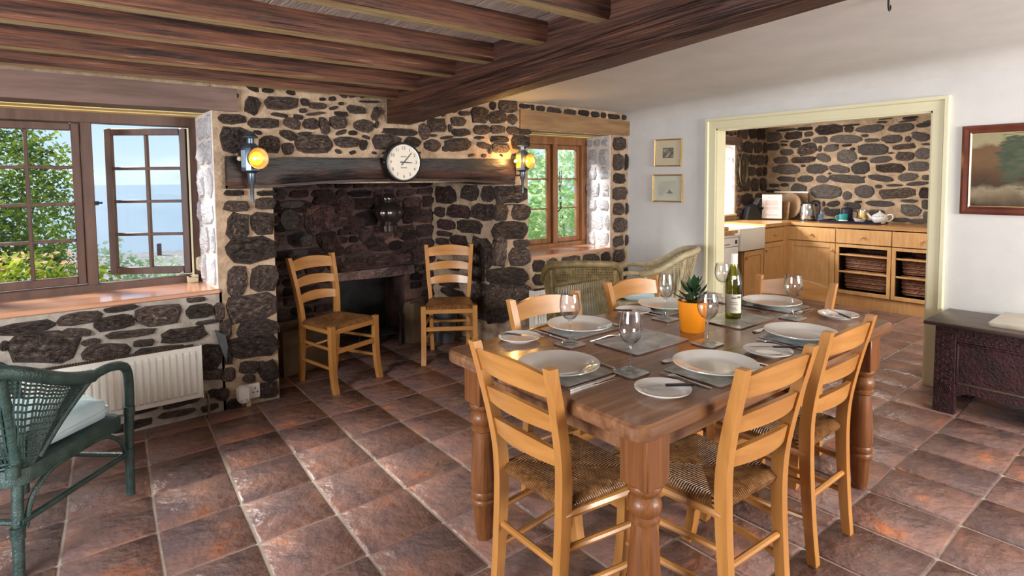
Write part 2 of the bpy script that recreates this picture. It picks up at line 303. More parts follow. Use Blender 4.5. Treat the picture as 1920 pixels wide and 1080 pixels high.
STONES = """
K=-3916,2003,291,129,0;-3629,2005,224,100,1;-3436,2009,119,66,4;-3192,2049,326,128,1;-2958,2037,108,77,-4;-2728,2025,321,99,1;-2405,2011,273,109,1;-2185,2027,155,57,4;-3285,1926,187,87,-3;-2994,1918,380,108,-3;-2779,1946,77,32,-3;-2704,1888,164,47,-3;-2495,1890,228,102,-3;-2332,1880,65,69,-20;-2206,1897,175,103,-15;-3597,1891,151,100,4;-3459,1928,120,52,4;-3890,1873,185,100,0;-4053,1886,128,78,-3;-3956,1781,251,72,-2;-3709,1793,196,91,-2;-3456,1813,254,152,12;-3290,1818,50,83,-3;-3155,1820,186,99,5;-2975,1842,108,32,2;-2698,1778,335,138,-2;-2370,1796,240,65,2;-2161,1813,84,30,-3;-2361,1686,190,104,-2;-2182,1711,158,130,-2;-3787,1690,204,98,-1;-3494,1685,317,86,1;-3245,1701,188,102,-17;-2972,1706,232,170,-2;-2601,1655,232,82,6;-2793,1677,91,37,-1;-3963,1675,107,64,-1;-3713,1566,384,138,-4;-3323,1564,275,133,-1;-3056,1558,246,97,-9;-2815,1563,210,153,4;-2499,1556,301,110,-1;-2221,1569,226,111,2;-4059,1550,146,70,-5;-3986,1462,251,118,4;-3710,1439,256,67,-3;-3461,1440,211,95,0;-3253,1434,163,99,-8;-2958,1436,423,102,-5;-2602,1441,290,77,-9;-2323,1450,206,98,5;-2144,1444,84,64,0;-4038,1362,154,70,0;-3868,1354,141,54,0;-3729,1362,120,50,0;-3543,1291,215,167,-9;-3208,1277,384,180,0;-2956,1233,110,113,0;-2769,1281,234,161,0;-2426,1265,387,121,4;-2157,1273,115,122,0;-2619,1343,75,42,0;-2454,1358,181,34,0;-2227,1377,233,50,5;-2594,1143,322,76,-1;-2303,1180,188,41,1;-2141,1144,85,107,2;-3113,1126,166,79,10;-2892,1109,201,93,-9;-3118,1018,197,92,10;-2287,1075,214,137,-9;-2132,1016,72,108,3;-3322,1129,110,82,1;-2632,1040,177,68,2;-2379,961,205,52,0;-2203,955,209,58,2;-3718,2083,287,37,1;-3944,2077,142,43,0;-3486,2082,210,45,-1;-3963,2135,283,34,1;-2868,2151,225,31,0;-2567,2132,145,33,0;-2937,2083,215,21,0;-2323,2117,149,36,0;-2347,2083,186,23,4;-2605,2091,107,28,-4;-2150,2060,95,25,1;-3929,1279,303,38,2;-3492,1606,57,32,-1;-3953,1600,45,33,-1;-2503,1729,59,26,-2;-3167,1502,38,28,-1;-2773,1455,35,20,-1;-3748,1891,85,29,-2;-3741,1933,136,19,-3;-3487,2144,178,35,-4;-3360,2145,94,22,-4;-2909,1792,57,45,-3;-3093,1848,45,34,-2;-3195,1052,77,64,2;-3228,1124,39,73,1;-2829,1157,78,31,1;-2507,1851,118,22,-3;-2268,1941,74,35,-4;-3466,1134,98,100,1;-3701,1230,204,68,0;-3891,1176,195,87,0;-3631,1096,168,83,1;-3836,1056,193,94,1;-4072,1172,110,88,1;-4069,1031,111,106,2
F=1051,1947,88,105,-17;1235,1975,206,81,4;1479,1976,118,43,0;1589,1968,66,23,18;1757,1968,133,57,-3;1908,1949,53,95,-20;1858,2032,145,17,2;929,1852,150,60,3;1116,1837,177,62,2;1301,1845,114,72,-17;1375,1935,48,32,3;1341,1891,64,33,-11;1221,1896,101,26,-6;1459,1920,124,20,11;1427,1848,110,74,3;1519,1841,70,114,17;1622,1871,126,91,-1;1643,1932,97,31,-4;1815,1856,157,89,-1;1726,1801,63,35,-1;1640,1801,85,30,21;938,1724,157,150,2;1078,1775,53,29,-14;1275,1766,119,61,-18;1150,1700,129,104,1;1266,1678,76,76,2;1450,1716,246,122,0;1684,1733,192,75,2;1805,1718,54,72,-17;1388,1993,58,49,-10;1913,1871,31,53,-14;1827,1774,60,26,-16;1645,2003,39,24,4;1382,1783,97,20,5;1989,1744,224,109,0;2101,1825,298,53,-1;2206,1751,145,75,-2;2309,1834,87,116,15;2427,1892,167,105,-1;2383,1733,146,93,1;2633,1935,138,72,0;2687,2003,105,39,3;2653,1846,165,61,4;2512,1799,118,27,10;2547,1877,34,63,3;2630,1748,251,100,5;2502,1708,58,41,1;2847,1999,174,124,3;3029,1991,182,105,3;2983,2089,72,69,-11;3142,2097,186,110,0;3190,1986,107,86,-4;2864,1878,165,76,2;3033,1889,153,67,2;3199,1886,130,69,2;3331,1884,124,54,2;3046,1807,178,56,2;3284,1788,194,117,2;3060,1731,183,79,1;2871,1748,127,53,-6;2835,1810,101,29,2;2393,1810,49,23,2;2945,1717,38,74,1;3333,2107,113,38,0;923,1387,99,34,-1;1120,1381,106,33,-1;939,1302,137,62,-1;1112,1314,106,70,-1;939,1171,121,153,-8;1091,1180,128,134,-3;1014,1016,271,155,-1;927,824,106,176,-6;1091,822,145,152,-6;1006,639,288,163,-2;1041,498,231,100,-3;1010,386,284,141,-4;975,249,99,73,-12;1050,256,39,37,20;972,175,74,52,-13;1098,192,104,128,21;1086,72,117,91,-2;850,228,79,84,-12;851,358,46,114,4;811,107,79,75,-13;878,25,81,64,-14;3183,1330,361,147,-1;3282,1166,205,134,-2;3062,1175,127,130,-2;3179,1012,382,149,-3;3295,886,176,71,-4;3258,769,237,159,-5;3048,843,126,255,-4;3049,924,107,30,-4;3162,1241,90,11,-1;3263,1234,82,13,-2;3144,606,443,149,-6;3044,468,247,170,-7;3265,440,197,151,-7;3032,282,256,139,-8;2984,383,194,100,-7;-114,695,224,60,1;112,709,190,66,1;304,736,153,33,1;260,657,179,79,2;485,665,220,118,-1;698,659,143,84,-2;684,735,101,30,-4;90,633,122,43,-13;340,583,227,39,-2;609,528,236,83,0;-56,578,297,159,-10;151,567,84,38,0;404,516,95,40,-4;224,496,214,91,-7;477,458,252,45,-3;741,587,124,24,0;746,363,148,153,-11;-212,614,39,51,-10;844,519,64,119,0;813,642,56,103,3;756,250,118,62,-6
R=707,1322,253,150,0;396,1341,204,137,0;186,1334,143,134,0;781,1157,117,93,1;541,1167,289,115,1;240,1170,280,143,1;702,1041,219,92,2;412,1032,303,114,2;727,951,197,46,2;752,873,152,67,3;541,893,201,99,3;267,796,262,265,3;312,614,159,162,5;262,423,264,186,6;265,252,170,129,7;675,657,289,76,4;679,487,255,93,5;624,391,298,75,6
"""

# ================================================================== STRUCTURE
# ------------------------------------------------------------------ floor and tiles
bm = BM(); box(bm, -3, 8, -3.2, 5.4, -.2, -.005)
floor = struct('floor', bm, M['grout'])
def xw(x, y):
    s = min(1, max(0, (2.0-x)/1.4)); return x + .07*(y-2.75)*s
random.seed(11)
nx0, nx1, ny0, ny1 = -10, 24, -17, 8
X0, DX, Y0, DY = .297, .3265, 2.752, .35
jit = {}
def corner(i, j):
    if (i, j) not in jit: jit[i, j] = (rnd(-.004, .004), rnd(-.004, .004))
    a, b = jit[i, j]; y = Y0+DY*j; x = X0+DX*i
    return xw(x, y)+a, y+b
outer = BM(); ntile = 0
def tile_geo(bm, P, g, z):
    cx = sum(p[0] for p in P)/4; cy = sum(p[1] for p in P)/4
    kx = .984
    def ins(d, zz, c=.005):
        o = []
        for k in range(4):
            p, a, b = Vector(P[k]), Vector(P[k-1]), Vector(P[(k+1) % 4])
            ea, eb = (a-p).normalized(), (b-p).normalized()
            base = p + (ea+eb)*d
            o += [((base+ea*c).x*kx+cx*(1-kx), (base+ea*c).y, zz), ((base+eb*c).x*kx+cx*(1-kx), (base+eb*c).y, zz)]
        return o
    loft(bm, [ins(g, -.03), ins(g, z-.005), ins(g+.005, z, .006)], cap=True)
for i in range(nx0, nx1):
    for j in range(ny0, ny1):
        P = [corner(i, j), corner(i+1, j), corner(i+1, j+1), corner(i, j+1)]
        cx = sum(p[0] for p in P)/4; cy = sum(p[1] for p in P)/4
        if cx > 7.1 or (cy > 4.1 and not (1.0 < cx < 3.1)) or cy < -3: continue
        q = [project((p[0], p[1], 0)) for p in P]
        see = all(q) and max(k[0] for k in q) > -60 and min(k[0] for k in q) < 1980 and max(k[1] for k in q) < 1400 and min(k[1] for k in q) < 1130
        if cx > 5.2 and (cy < .4 or cy > 3.3): see = False
        if see and cx < 4.9 and cy > 4.15: see = False
        z = rnd(-.0015, .0015)
        if see and ntile < 295:
            b = BM(); tile_geo(b, P, .0022, z); obj('tile', b, M['tile'], floor); ntile += 1
        else: tile_geo(outer, P, .0022, z)
o = obj('tile', outer, M['tile'], floor); o['kind'] = 'stuff'

# ------------------------------------------------------------------ ceiling, joists and main beam
def zj(y): return 2.06+(3.92-y)*.052          # underside of the joists
def zb(y): return 1.882+(4.0-y)*.058          # underside of the main beam
bm = BM()
ys = [-3.1, 4.0]
prof = lambda y: [(2.1, 2.14+(3.97-y)*.035), (4.56, 2.14+(3.97-y)*.035), (4.64, 2.132+(3.97-y)*.034), (4.70, 2.105+(3.97-y)*.034), (4.735, 2.05+(3.97-y)*.034), (4.76, 2.0), (4.80, 2.0), (4.80, 2.6), (2.1, 2.6)]
loft(bm, [[(x, y, z) for x, z in prof(y)] for y in [-3.1+7.1*k/12 for k in range(13)]])
ceiling = struct('ceiling', bm, M['ceil_plaster'], ang=60)
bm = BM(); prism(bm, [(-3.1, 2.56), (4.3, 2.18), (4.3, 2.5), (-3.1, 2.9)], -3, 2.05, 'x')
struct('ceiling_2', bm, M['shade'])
random.seed(3)
x = -2.6
while x < 2.05:                               # floor boards seen between the joists
    wd = rnd(.16, .21); bm = BM(); dz = rnd(-.002, .003)
    loft(bm, [[(x+.003, y, zj(y)+.096+dz), (x+wd-.003, y, zj(y)+.096+dz), (x+wd-.003, y, zj(y)+.125), (x+.003, y, zj(y)+.125)] for y in (-3.05, 4.0)])
    obj('board', bm, M['boards'], ceiling); x += wd
def rough_bar(secs_f, ts, amp):
    bm = BM(); secs = []
    for t in ts:
        s = secs_f(t); secs.append([(p[0], p[1]+amp*noise.noise((t*3+k*7.3, k*3.1, 0)), p[2]+amp*noise.noise((t*2.3, k*5.7, 4))) for k, p in enumerate(s)])
    loft(bm, secs); return bm
JY = [3.845, 3.545, 3.09, 2.70, 2.25, 1.83, 1.40, .97, .55, .1, -.4, -.9, -1.4, -1.9, -2.4]
for k, y in enumerate(JY):
    wd = .10+rnd(-.008, .008); z0 = zj(y)+(-.012 if k == 0 else 0); off = rnd(0, 50)
    f = lambda x, y=y, wd=wd, z0=z0: [(x, y-wd/2, z0+.016), (x, y-wd/2+.012, z0), (x, y+wd/2-.012, z0), (x, y+wd/2, z0+.016), (x, y+wd/2, z0+.115), (x, y-wd/2, z0+.115)]
    bm = rough_bar(lambda x: [(p[0], p[1]+.006*noise.noise((off, x, 1)), p[2]) for p in f(x)], [-2.6+4.65*i/24 for i in range(25)], .005)
    o = obj('joist', bm, [M['oldbeam'], M['beam_bounce']], ceiling)
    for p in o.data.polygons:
        if p.normal.z < -.8: p.material_index = 1  # downward faces get the painted bounce light tone
def beamsec(y):
    b = zb(y); t = zj(y)+.15; g = min(1, max(0, (3.75-y)/.3))
    return [(2.0, y, t), (1.998, y, b+.17), (2.0, y, b+.105), (2.0+.024*g, y, b+.097), (2.0+.026*g, y, b+.080), (2.0+.004*g, y, b+.068), (2.0+.002*g, y, b+.05*g+.006),
            (2.0+.035*g, y, b+.028*g), (2.0+.055*g, y, b+.010*g), (2.0+.075*g+.005, y, b), (2.19, y, b), (2.205, y, b+.02), (2.205, y, t)]
bm = BM(); secs = []
for i in range(61):
    y = -3.05+7.1*i/60
    secs.append([(p[0]+.006*noise.noise((y*1.7, k*2.3, 0))+.004*noise.noise((y*6, k, 3)), p[1], p[2]+.006*noise.noise((y*1.3, k*1.9, 8))) for k, p in enumerate(beamsec(y))])
loft(bm, secs); obj('main_beam', bm, M['beam'], ceiling, ang=50)

# ------------------------------------------------------------------ rubble walls
protos = {}
def stone_proto(kind, n_shapes=10, seed=1):
    random.seed(seed); r = []
    for k in range(n_shapes):
        ex = rnd(3.6, 7) if kind == 'block' else rnd(1.9, 3.2); nv = 11
        ring = []
        for i in range(nv):
            a = 2*pi*(i+rnd(-.18, .18))/nv
            c, s = cos(a), sin(a); q = (abs(c)**ex+abs(s)**ex)**(-1/ex)*rnd(.88, 1.06)
            ring.append((max(-1.03, min(1.03, c*q)), max(-1.03, min(1.03, s*q))))
        b = BM()
        secs = [[(x*.98, y*.98, -.9) for x, y in ring], [(x, y, -.05) for x, y in ring],
                [(x*.90+rnd(-.03, .03), y*.88+rnd(-.03, .03), .60+rnd(-.22, .22)) for x, y in ring],
                [(x*.55+rnd(-.08, .08), y*.5+rnd(-.08, .08), .95+rnd(-.3, .3)) for x, y in ring]]
        rows = [[b.verts.new(p) for p in s] for s in secs]
        for a_, b_ in zip(rows, rows[1:]):
            for i in range(nv): b.faces.new((a_[i], a_[(i+1) % nv], b_[(i+1) % nv], b_[i]))
        c = b.verts.new((rnd(-.1, .1), rnd(-.1, .1), 1.05))
        for i in range(nv): b.faces.new((rows[-1][i], rows[-1][(i+1) % nv], c))
        r.append(b)
    return r
def stone_meshes(key, material, kind, seed):
    ms = []
    for b in stone_proto(kind, 10, seed):
        ms.append(mesh_of('stone', b, material, True, 34))
    protos[key] = ms
stone_meshes('brown', M['stone'], 'block', 1)
stone_meshes('round', M['stone'], 'round', 2)
stone_meshes('grey', M['stone_grey'], 'round', 3)
stone_meshes('soot', M['stone_soot'], 'block', 4)
stone_meshes('pale', M['stone_pale'], 'block', 5)
def put_stone(parent, key, c, U, Nn, wd, ht, ang, depth=.022):
    """c centre on the wall face, U unit vector along the wall, Nn outward normal."""
    V = Vector((0, 0, 1)); U = Vector(U).normalized(); Nn = Vector(Nn).normalized()
    a = R(ang); u = U*cos(a)+V*sin(a); v = V*cos(a)-U*sin(a)
    o = bpy.data.objects.new('stone', random.choice(protos[key])); C.objects.link(o); o.parent = parent
    mx = Matrix.Identity(4); fl = random.choice((-1, 1))
    for i in range(3):
        mx[i][0] = u[i]*wd/2*fl; mx[i][1] = v[i]*ht/2*fl; mx[i][2] = Nn[i]*depth; mx[i][3] = c[i]
    o.matrix_local = mx
    return o
def rubble(parent, key, P0, U, Nn, u0, u1, z0, z1, hmin=.08, hmax=.15, wmin=.09, wmax=.26, gap=.016, depth=.022, skip=None, seed=1):
    random.seed(seed); U = Vector(U).normalized(); z = z0
    while z < z1-.04:
        hh = min(rnd(hmin, hmax), z1-z)
        if z1-z-hh < .05: hh = z1-z
        u = u0+rnd(-.08, 0)
        while u < u1-.02:
            ww = rnd(wmin, wmax); a, b = max(u, u0), min(u+ww, u1)
            if b-a > .03:
                c = Vector(P0)+U*((a+b)/2); c.z = z+hh/2+rnd(-.006, .006)
                if not (skip and skip((a+b)/2, c.z)):
                    if ww < hh*.9 and hh > .1 and rnd(0, 1) < .6:
                        for s in (-.25, .25): put_stone(parent, key, c+Vector((0, 0, s*hh)), U, Nn, b-a-gap, hh/2-gap*.7, rnd(-3, 3), depth)
                    else: put_stone(parent, key, c, U, Nn, b-a-gap, hh-gap*rnd(.8, 1.3), rnd(-3, 3), depth)
            u += ww
        z += hh
DATA = {}
for line in STONES.strip().splitlines():
    k, v = line.split('=')
    DATA[k] = [tuple(int(x) for x in s.split(',')) for s in v.split(';')]

WY = 3.975                                     # face of the stone wall
bm = BM()
box(bm, -3, .83, WY, 4.5, 0, .765)             # under the left window
box(bm, -3, -1.1, WY, 4.5, .765, 2.4)
box(bm, -3, .83, WY+.02, 4.5, 1.90, 2.5)       # above the left window
prism(bm, [(.815, WY), (1.16, WY), (1.13, 4.95), (.80, 4.95), (.80, 4.34)], 0, 2.5)      # left pier
box(bm, 1.16, 3.1, WY, 4.3, 1.44, 2.5)         # above the mantel
prism(bm, [(3.1, WY), (3.37, WY), (3.62, 4.42), (3.62, 4.95), (2.87, 4.95)], 0, 2.5)     # right pier
box(bm, 3.37, 4.76, WY, 4.5, 0, .735)          # under the right window
box(bm, 3.37, 4.76, WY, 4.5, 1.90, 2.5)
prism(bm, [(4.475, WY), (4.76, WY), (4.76, 4.5), (4.56, 4.5), (4.56, 4.40)], .735, 1.90)
wall_back = struct('wall_back', bm, [M['mortar'], M['mortar_grey']], smooth=False)
for p in wall_back.data.polygons:
    if p.center.x < .0 and p.center.z < .77: p.material_index = 1
random.seed(21)
for u, z, wd, ht, a in DATA['F']:
    small = wd < 90 and ht < 90
    if 830 < u < 1170 and z < 1420: wd *= 1.08; ht *= 1.05
    put_stone(wall_back, 'round' if (small or (1.15 < u/1000 < 3.2 and z > 1600 and rnd(0, 1) < .6)) else 'brown', (u/1000, WY, z/1000), (1, 0, 0), (0, -1, 0), wd/1000*(1.12 if wd < 250 else 1.07), ht/1000*1.15, a, .022 if small else .034)
taken = [(u/1000, z/1000, wd/2000, ht/2000) for u, z, wd, ht, a in DATA['F']]
nf = 0
for _ in range(2500):                          # small packing stones in the wider joints
    u, z, r_ = rnd(.86, 3.34), rnd(1.66, 2.10), rnd(.014, .030)
    if 1.95 < u < 2.25 and z > 1.84: continue
    if u > 3.24 and z > 1.88: continue
    if all(max(abs(u-a)/(b+r_*1.5+.008), abs(z-c)/(d+r_+.008)) > 1 for a, c, b, d in taken):
        put_stone(wall_back, 'round', (u, WY, z), (1, 0, 0), (0, -1, 0), r_*rnd(2, 3.6), r_*rnd(1.4, 2), rnd(-20, 20), .014)
        taken.append((u, z, r_*1.5, r_)); nf += 1
        if nf > 45: break
rd = Vector((-.21, .83, 0)).normalized(); rn = Vector((-.83, -.21, 0)).normalized()
random.seed(22)
for u, z, wd, ht, a in DATA['R']:
    put_stone(wall_back, 'soot' if u > 420 else 'brown', Vector((3.1, WY, 0))+rd*(u/1000)+Vector((0, 0, z/1000)), rd, rn, wd/1000*1.08, ht/1000*1.12, a, .03)
# right reveal of the right window, its front strip, and below the right sill
rv = Vector((4.56-4.475, 4.40-WY, 0)).normalized()
rubble(wall_back, 'pale', (4.475, WY, 0), rv, (-rv.y, rv.x, 0), .0, .42, .745, 1.88, .13, .20, .13, .30, .016, .024, seed=5)
rubble(wall_back, 'brown', (0, WY, 0), (1, 0, 0), (0, -1, 0), 4.49, 4.738, .02, 1.90, .12, .22, .22, .28, .022, .026, seed=6)
rubble(wall_back, 'brown', (0, WY, 0), (1, 0, 0), (0, -1, 0), 3.40, 4.48, .35, .735, .10, .17, .14, .30, .022, .022, seed=8)
rubble(wall_back, 'brown', (0, WY, 0), (1, 0, 0), (0, -1, 0), 3.40, 4.735, 2.055, 2.135, .08, .08, .09, .22, .02, .018, seed=9)
# left reveal: limewashed facing stones
lr = Vector((-.015, .36, 0)).normalized()
rubble(wall_back, 'pale', (.815, WY+.005, 0), lr, (-1, -.04, 0), .0, .40, .79, 1.885, .15, .26, .16, .34, .010, .022, seed=12)
# limewashed facing of the reveals
bm = BM(); prism(bm, [(.809, WY+.004), (.816, WY+.004), (.803, 4.40), (.796, 4.40)], .765, 1.9)
obj('limewash', bm, M['mortar_pale'], wall_back)
bm = BM(); prism(bm, [(4.468, WY+.004), (4.477, WY+.004), (4.563, 4.40), (4.553, 4.40)], .735, 1.9)
obj('limewash', bm, M['mortar_pale'], wall_back)
rubble(wall_back, 'brown', (0, WY, 0), (1, 0, 0), (0, -1, 0), -.55, .80, .01, .17, .07, .09, .14, .30, .022, .022, seed=14)
# lintels
def plank(parent, name, material, x0, x1, y0, y1, z0, z1, seed=0, amp=.004, zt=0):
    f = lambda x: [(x, y0, z0), (x, y1, z0), (x, y1, z1+zt*(x-x0)), (x, y0, z1+zt*(x-x0))]
    return obj(name, rough_bar(lambda x: f(x), [x0+(x1-x0)*i/12 for i in range(13)], amp), material, parent)
plank(wall_back, 'lintel', M['lintel_dark'], -1.4, .955, 3.945, 4.16, 1.898, 2.04)
plank(wall_back, 'soffit_board', M['soffit'], -1.2, .845, 4.165, 4.285, 1.893, 1.93, amp=.002)
plank(wall_back, 'soffit_board', M['soffit'], -1.2, .83, 4.29, 4.43, 1.888, 1.93, amp=.002)
plank(wall_back, 'lintel', M['lintel'], 3.275, 4.742, 3.95, 4.14, 1.906, 2.078, zt=-.018)
plank(wall_back, 'soffit_board', M['soffit'], 3.36, 4.52, 4.145, 4.27, 1.897, 1.93, amp=.002)
plank(wall_back, 'soffit_board', M['soffit'], 3.45, 4.56, 4.275, 4.42, 1.89, 1.93, amp=.002)

# mantel beam with its worn lower lip
def mant(x):
    t = min(1, max(0, (x-1.14)/.12))*min(1, max(0, (3.13-x)/.12)); ar = .035*max(0, 1-((x-2.1)/.95)**2)*t
    top = 1.615+.02*(x-1.1)/2+.008*noise.noise((x*4, 0, 0)); b = 1.415+ar
    return [(x, 3.925, top), (x, 3.915, b+.10), (x, 3.915+.02*t, b+.055), (x, 3.93+.02*t, b+.03*t), (x, 3.91, b+.022), (x, 3.912, b+.004), (x, 4.28, b), (x, 4.28, top)]
bm = BM(); loft(bm, [[(p[0], p[1]+.005*noise.noise((x*5, k, 0)), p[2]+.004*noise.noise((x*5, k, 5))) for k, p in enumerate(mant(x))] for x in [.875+2.3*i/46 for i in range(47)]])
obj('mantel_beam', bm, M['mantel'], wall_back, ang=50)
# slate wedge in the pier corner
# ------------------------------------------------------------------ hearth recess
bm = BM()
box(bm, .95, 1.92, 4.85, 5.3, 0, 2.5); box(bm, 2.58, 3.1, 4.85, 5.3, 0, 2.5); box(bm, 1.92, 2.58, 4.85, 5.3, .585, 2.5)
box(bm, 1.8, 2.7, 5.25, 5.4, 0, .7)
box(bm, 1.0, 3.0, 4.28, 5.0, 2.3, 2.5)
wall_hearth = struct('wall_hearth', bm, [M['mortar_soot'], M['iron']], smooth=False)
for p in wall_hearth.data.polygons:
    if p.center.y > 4.95 and p.center.z < 1.0: p.material_index = 1
rubble(wall_hearth, 'soot', (0, 4.85, 0), (1, 0, 0), (0, -1, 0), 1.16, 2.90, .02, 1.75, .07, .17, .09, .30, .008, .045, skip=lambda u, z: 1.88 < u < 2.62 and z < .66, seed=31)
random.seed(33)
for u, z, wd, ht in [(1551, 1272, 222, 69), (1526, 1146, 179, 201), (1660, 978, 124, 133), (1590, 863, 191, 84), (1473, 1365, 108, 64), (2099, 1080, 217, 159), (1791, 1142, 275, 270), (1842, 1299, 231, 91), (2005, 1248, 193, 185), (1878, 931, 188, 155), (2272, 902, 205, 145), (2656, 1151, 202, 171), (2623, 951, 168, 109), (2064, 704, 295, 84), (2763, 788, 173, 112)]:
    put_stone(wall_hearth, 'grey' if u < 1720 else 'soot', (u/1000, 4.84, z/1000), (1, 0, 0), (0, -1, 0), wd/1000, ht/1000, rnd(-8, 8), .06)
plank(wall_hearth, 'lintel', M['stone_soot'], 1.84, 2.66, 4.79, 4.95, .59, .67, amp=.01)
# ------------------------------------------------------------------ right wall with the doorway, and the other walls
bm = BM()
box(bm, 4.74, 4.865, 2.955, 4.0, -.05, 2.5); box(bm, 4.74, 4.865, -3.2, 1.30, -.05, 2.5); box(bm, 4.74, 4.865, 1.30, 2.955, 1.905, 2.5)
wall_right = struct('wall_right', bm, M['plaster'], smooth=False)
bm = BM(); box(bm, -3.1, -2.95, -3.2, 4.2, 0, 2.6); struct('wall_left', bm, M['plaster'], smooth=False)
bm = BM(); box(bm, -3.1, 4.8, -3.3, -3.15, 0, 2.6); struct('wall_front', bm, M['plaster'], smooth=False)
# door casing: lining and moulded architrave
tr = struct('trim_1')
bm = BM()
for y0, y1 in ((1.300, 1.318), (2.937, 2.955)): box(bm, 4.735, 4.87, y0, y1, 0, 1.905)
box(bm, 4.735, 4.87, 1.30, 2.955, 1.887, 1.905)
obj('lining', bm, M['cream'], tr, smooth=False)
def casing(pts_fn, name):
    bm = BM(); prf = [(0, 0), (0, .018), (.062, .020), (.070, .034), (.092, .034), (.095, 0)]   # (distance from opening, proud)
    loft(bm, [[f(d, p) for d, p in prf] for f in pts_fn]); obj(name, bm, M['cream'], tr, smooth=False)
casing([lambda d, p: (4.74-p, 1.305-d, 0), lambda d, p: (4.74-p, 1.305-d, 1.90+d)], 'architrave')
casing([lambda d, p: (4.74-p, 2.95+d, 0), lambda d, p: (4.74-p, 2.95+d, 1.90+d)], 'architrave')
casing([lambda d, p: (4.74-p, 1.305-d, 1.90+d), lambda d, p: (4.74-p, 2.95+d, 1.90+d)], 'architrave')
# ------------------------------------------------------------------ kitchen shell
bm = BM(); box(bm, 7.62, 7.9, -.7, 4.3, 0, 2.5)
wall_kitchen = struct('wall_kitchen', bm, M['mortar'], smooth=False)
random.seed(41)
for u, z, wd, ht, a in DATA['K']:
    if -u/1000 > 3.93: continue
    put_stone(wall_kitchen, 'grey' if rnd(0, 1) < .75 else 'brown', (7.62, -u/1000, z/1000), (0, -1, 0), (-1, 0, 0), wd/1000*1.03, ht/1000*1.05, a, .022)
rubble(wall_kitchen, 'grey', (7.62, 0, 0), (0, -1, 0), (-1, 0, 0), -2.02, .1, .93, 2.1, .08, .14, .12, .3, seed=42)
bm = BM()
box(bm, 4.86, 5.40, 3.975, 4.3, 0, 2.5); box(bm, 6.83, 7.65, 3.975, 4.3, 0, 2.5); box(bm, 5.40, 6.83, 3.975, 4.3, 0, 1.0); box(bm, 5.40, 6.83, 3.975, 4.3, 1.87, 2.5)
wall_kside = struct('wall_kitchen_side', bm, M['mortar'], smooth=False)
rubble(wall_kside, 'brown', (0, 3.975, 0), (1, 0, 0), (0, -1, 0), 6.85, 7.60, .95, 2.12, .13, .22, .15, .32, .016, .03, seed=43)
rubble(wall_kside, 'brown', (0, 3.975, 0), (1, 0, 0), (0, -1, 0), 6.0, 6.83, 1.98, 2.12, .07, .07, .10, .2, .02, .02, seed=44)
plank(wall_kside, 'lintel', M['lintel_dark'], 5.3, 6.95, 3.95, 4.12, 1.875, 1.975)
bm = BM(); box(bm, 6.815, 6.835, 3.98, 4.28, 1.0, 1.88); obj('limewash', bm, M['mortar_pale'], wall_kside)
rubble(wall_kside, 'pale', (6.815, 3.985, 0), (0, 1, 0), (-1, 0, 0), 0, .29, 1.0, 1.87, .10, .16, .1, .2, .012, .016, seed=45)
bm = BM(); box(bm, 5.40, 6.83, 3.95, 4.26, .985, 1.005); obj('window_sill', bm, M['cream'], wall_kside)
bm = BM(); box(bm, 4.85, 7.9, -.75, -.6, 0, 2.5); struct('wall_kitchen_front', bm, M['plaster'], smooth=False)
bm = BM(); box(bm, 4.86, 7.9, -.75, 4.3, 2.14, 2.5); struct('ceiling_kitchen', bm, M['ceil_plaster'], smooth=False)

# ------------------------------------------------------------------ windows
def sash(parent, mt, wd, ht, cols, rows, t=.035, st=.045, mun=.02, loc=(0, 0, 0), rz=0, name='sash'):
    """hinge stile at local x=0, sash runs to +x."""
    bm = BM()
    for x0, x1, z0, z1 in ((0, st, 0, ht), (wd-st, wd, 0, ht), (st, wd-st, 0, st*1.1), (st, wd-st, ht-st, ht)): box(bm, x0, x1, -t/2, t/2, z0, z1, .004)
    s = obj(name, bm, mt, parent, loc=loc, rot=(0, 0, rz))
    pw = (wd-2*st)/cols; ph = (ht-2.1*st)/rows
    for k in range(1, cols):
        b = BM(); box(b, st+pw*k-mun/2, st+pw*k+mun/2, -t*.4, t*.4, st, ht-st, .003); obj('muntin', b, mt, s)
    for k in range(1, rows):
        b = BM(); z = st*1.1+ph*k; box(b, st, wd-st, -t*.36, t*.36, z-mun/2, z+mun/2, .003); obj('muntin', b, mt, s)
    for i in range(cols):
        for k in range(rows):
            b = BM(); box(b, st+pw*i+.001, st+pw*(i+1)-.001, -.002, .002, st*1.1+ph*k+.001, st*1.1+ph*(k+1)-.001); obj('pane', b, M['pane'], s, smooth=False)
    return s
win = struct('window_1'); fd = M['frame_dark']
bm = BM(); y0, y1 = 4.395, 4.475
box(bm, -1.05, .83, y0, y1, 1.825, 1.892, .004); box(bm, -1.05, .83, y0, y1, .782, .83, .004)
box(bm, .755, .83, y0, y1, .825, 1.83, .004); box(bm, -1.05, -.98, y0, y1, .825, 1.83, .004)
box(bm, .168, .226, y0, y1, .825, 1.83, .004); box(bm, -.405, -.347, y0, y1, .825, 1.83, .004)
obj('window_frame', bm, fd, win)
sash(win, fd, .515, .985, 2, 4, loc=(-.347, 4.435, .836))
sash(win, fd, .575, .985, 2, 4, loc=(-.98, 4.435, .836))
sash(win, fd, .525, .985, 2, 4, loc=(.752, 4.465, .836), rz=pi-R(34))
bm = BM(); box(bm, -1.05, .818, 3.955, 4.41, .757, .787, .006); obj('window_sill', bm, M['sill'], win)
bm = BM(); box(bm, .742, .752, 4.388, 4.397, .83, 1.82); obj('draught_strip', bm, M['cream'], win)
bm = BM(); tube(bm, [(.560, 4.40, .80), (.62, 4.43, .812), (.70, 4.47, .845)], .006, 6); obj('window_stay', bm, M['white_plastic'], win)
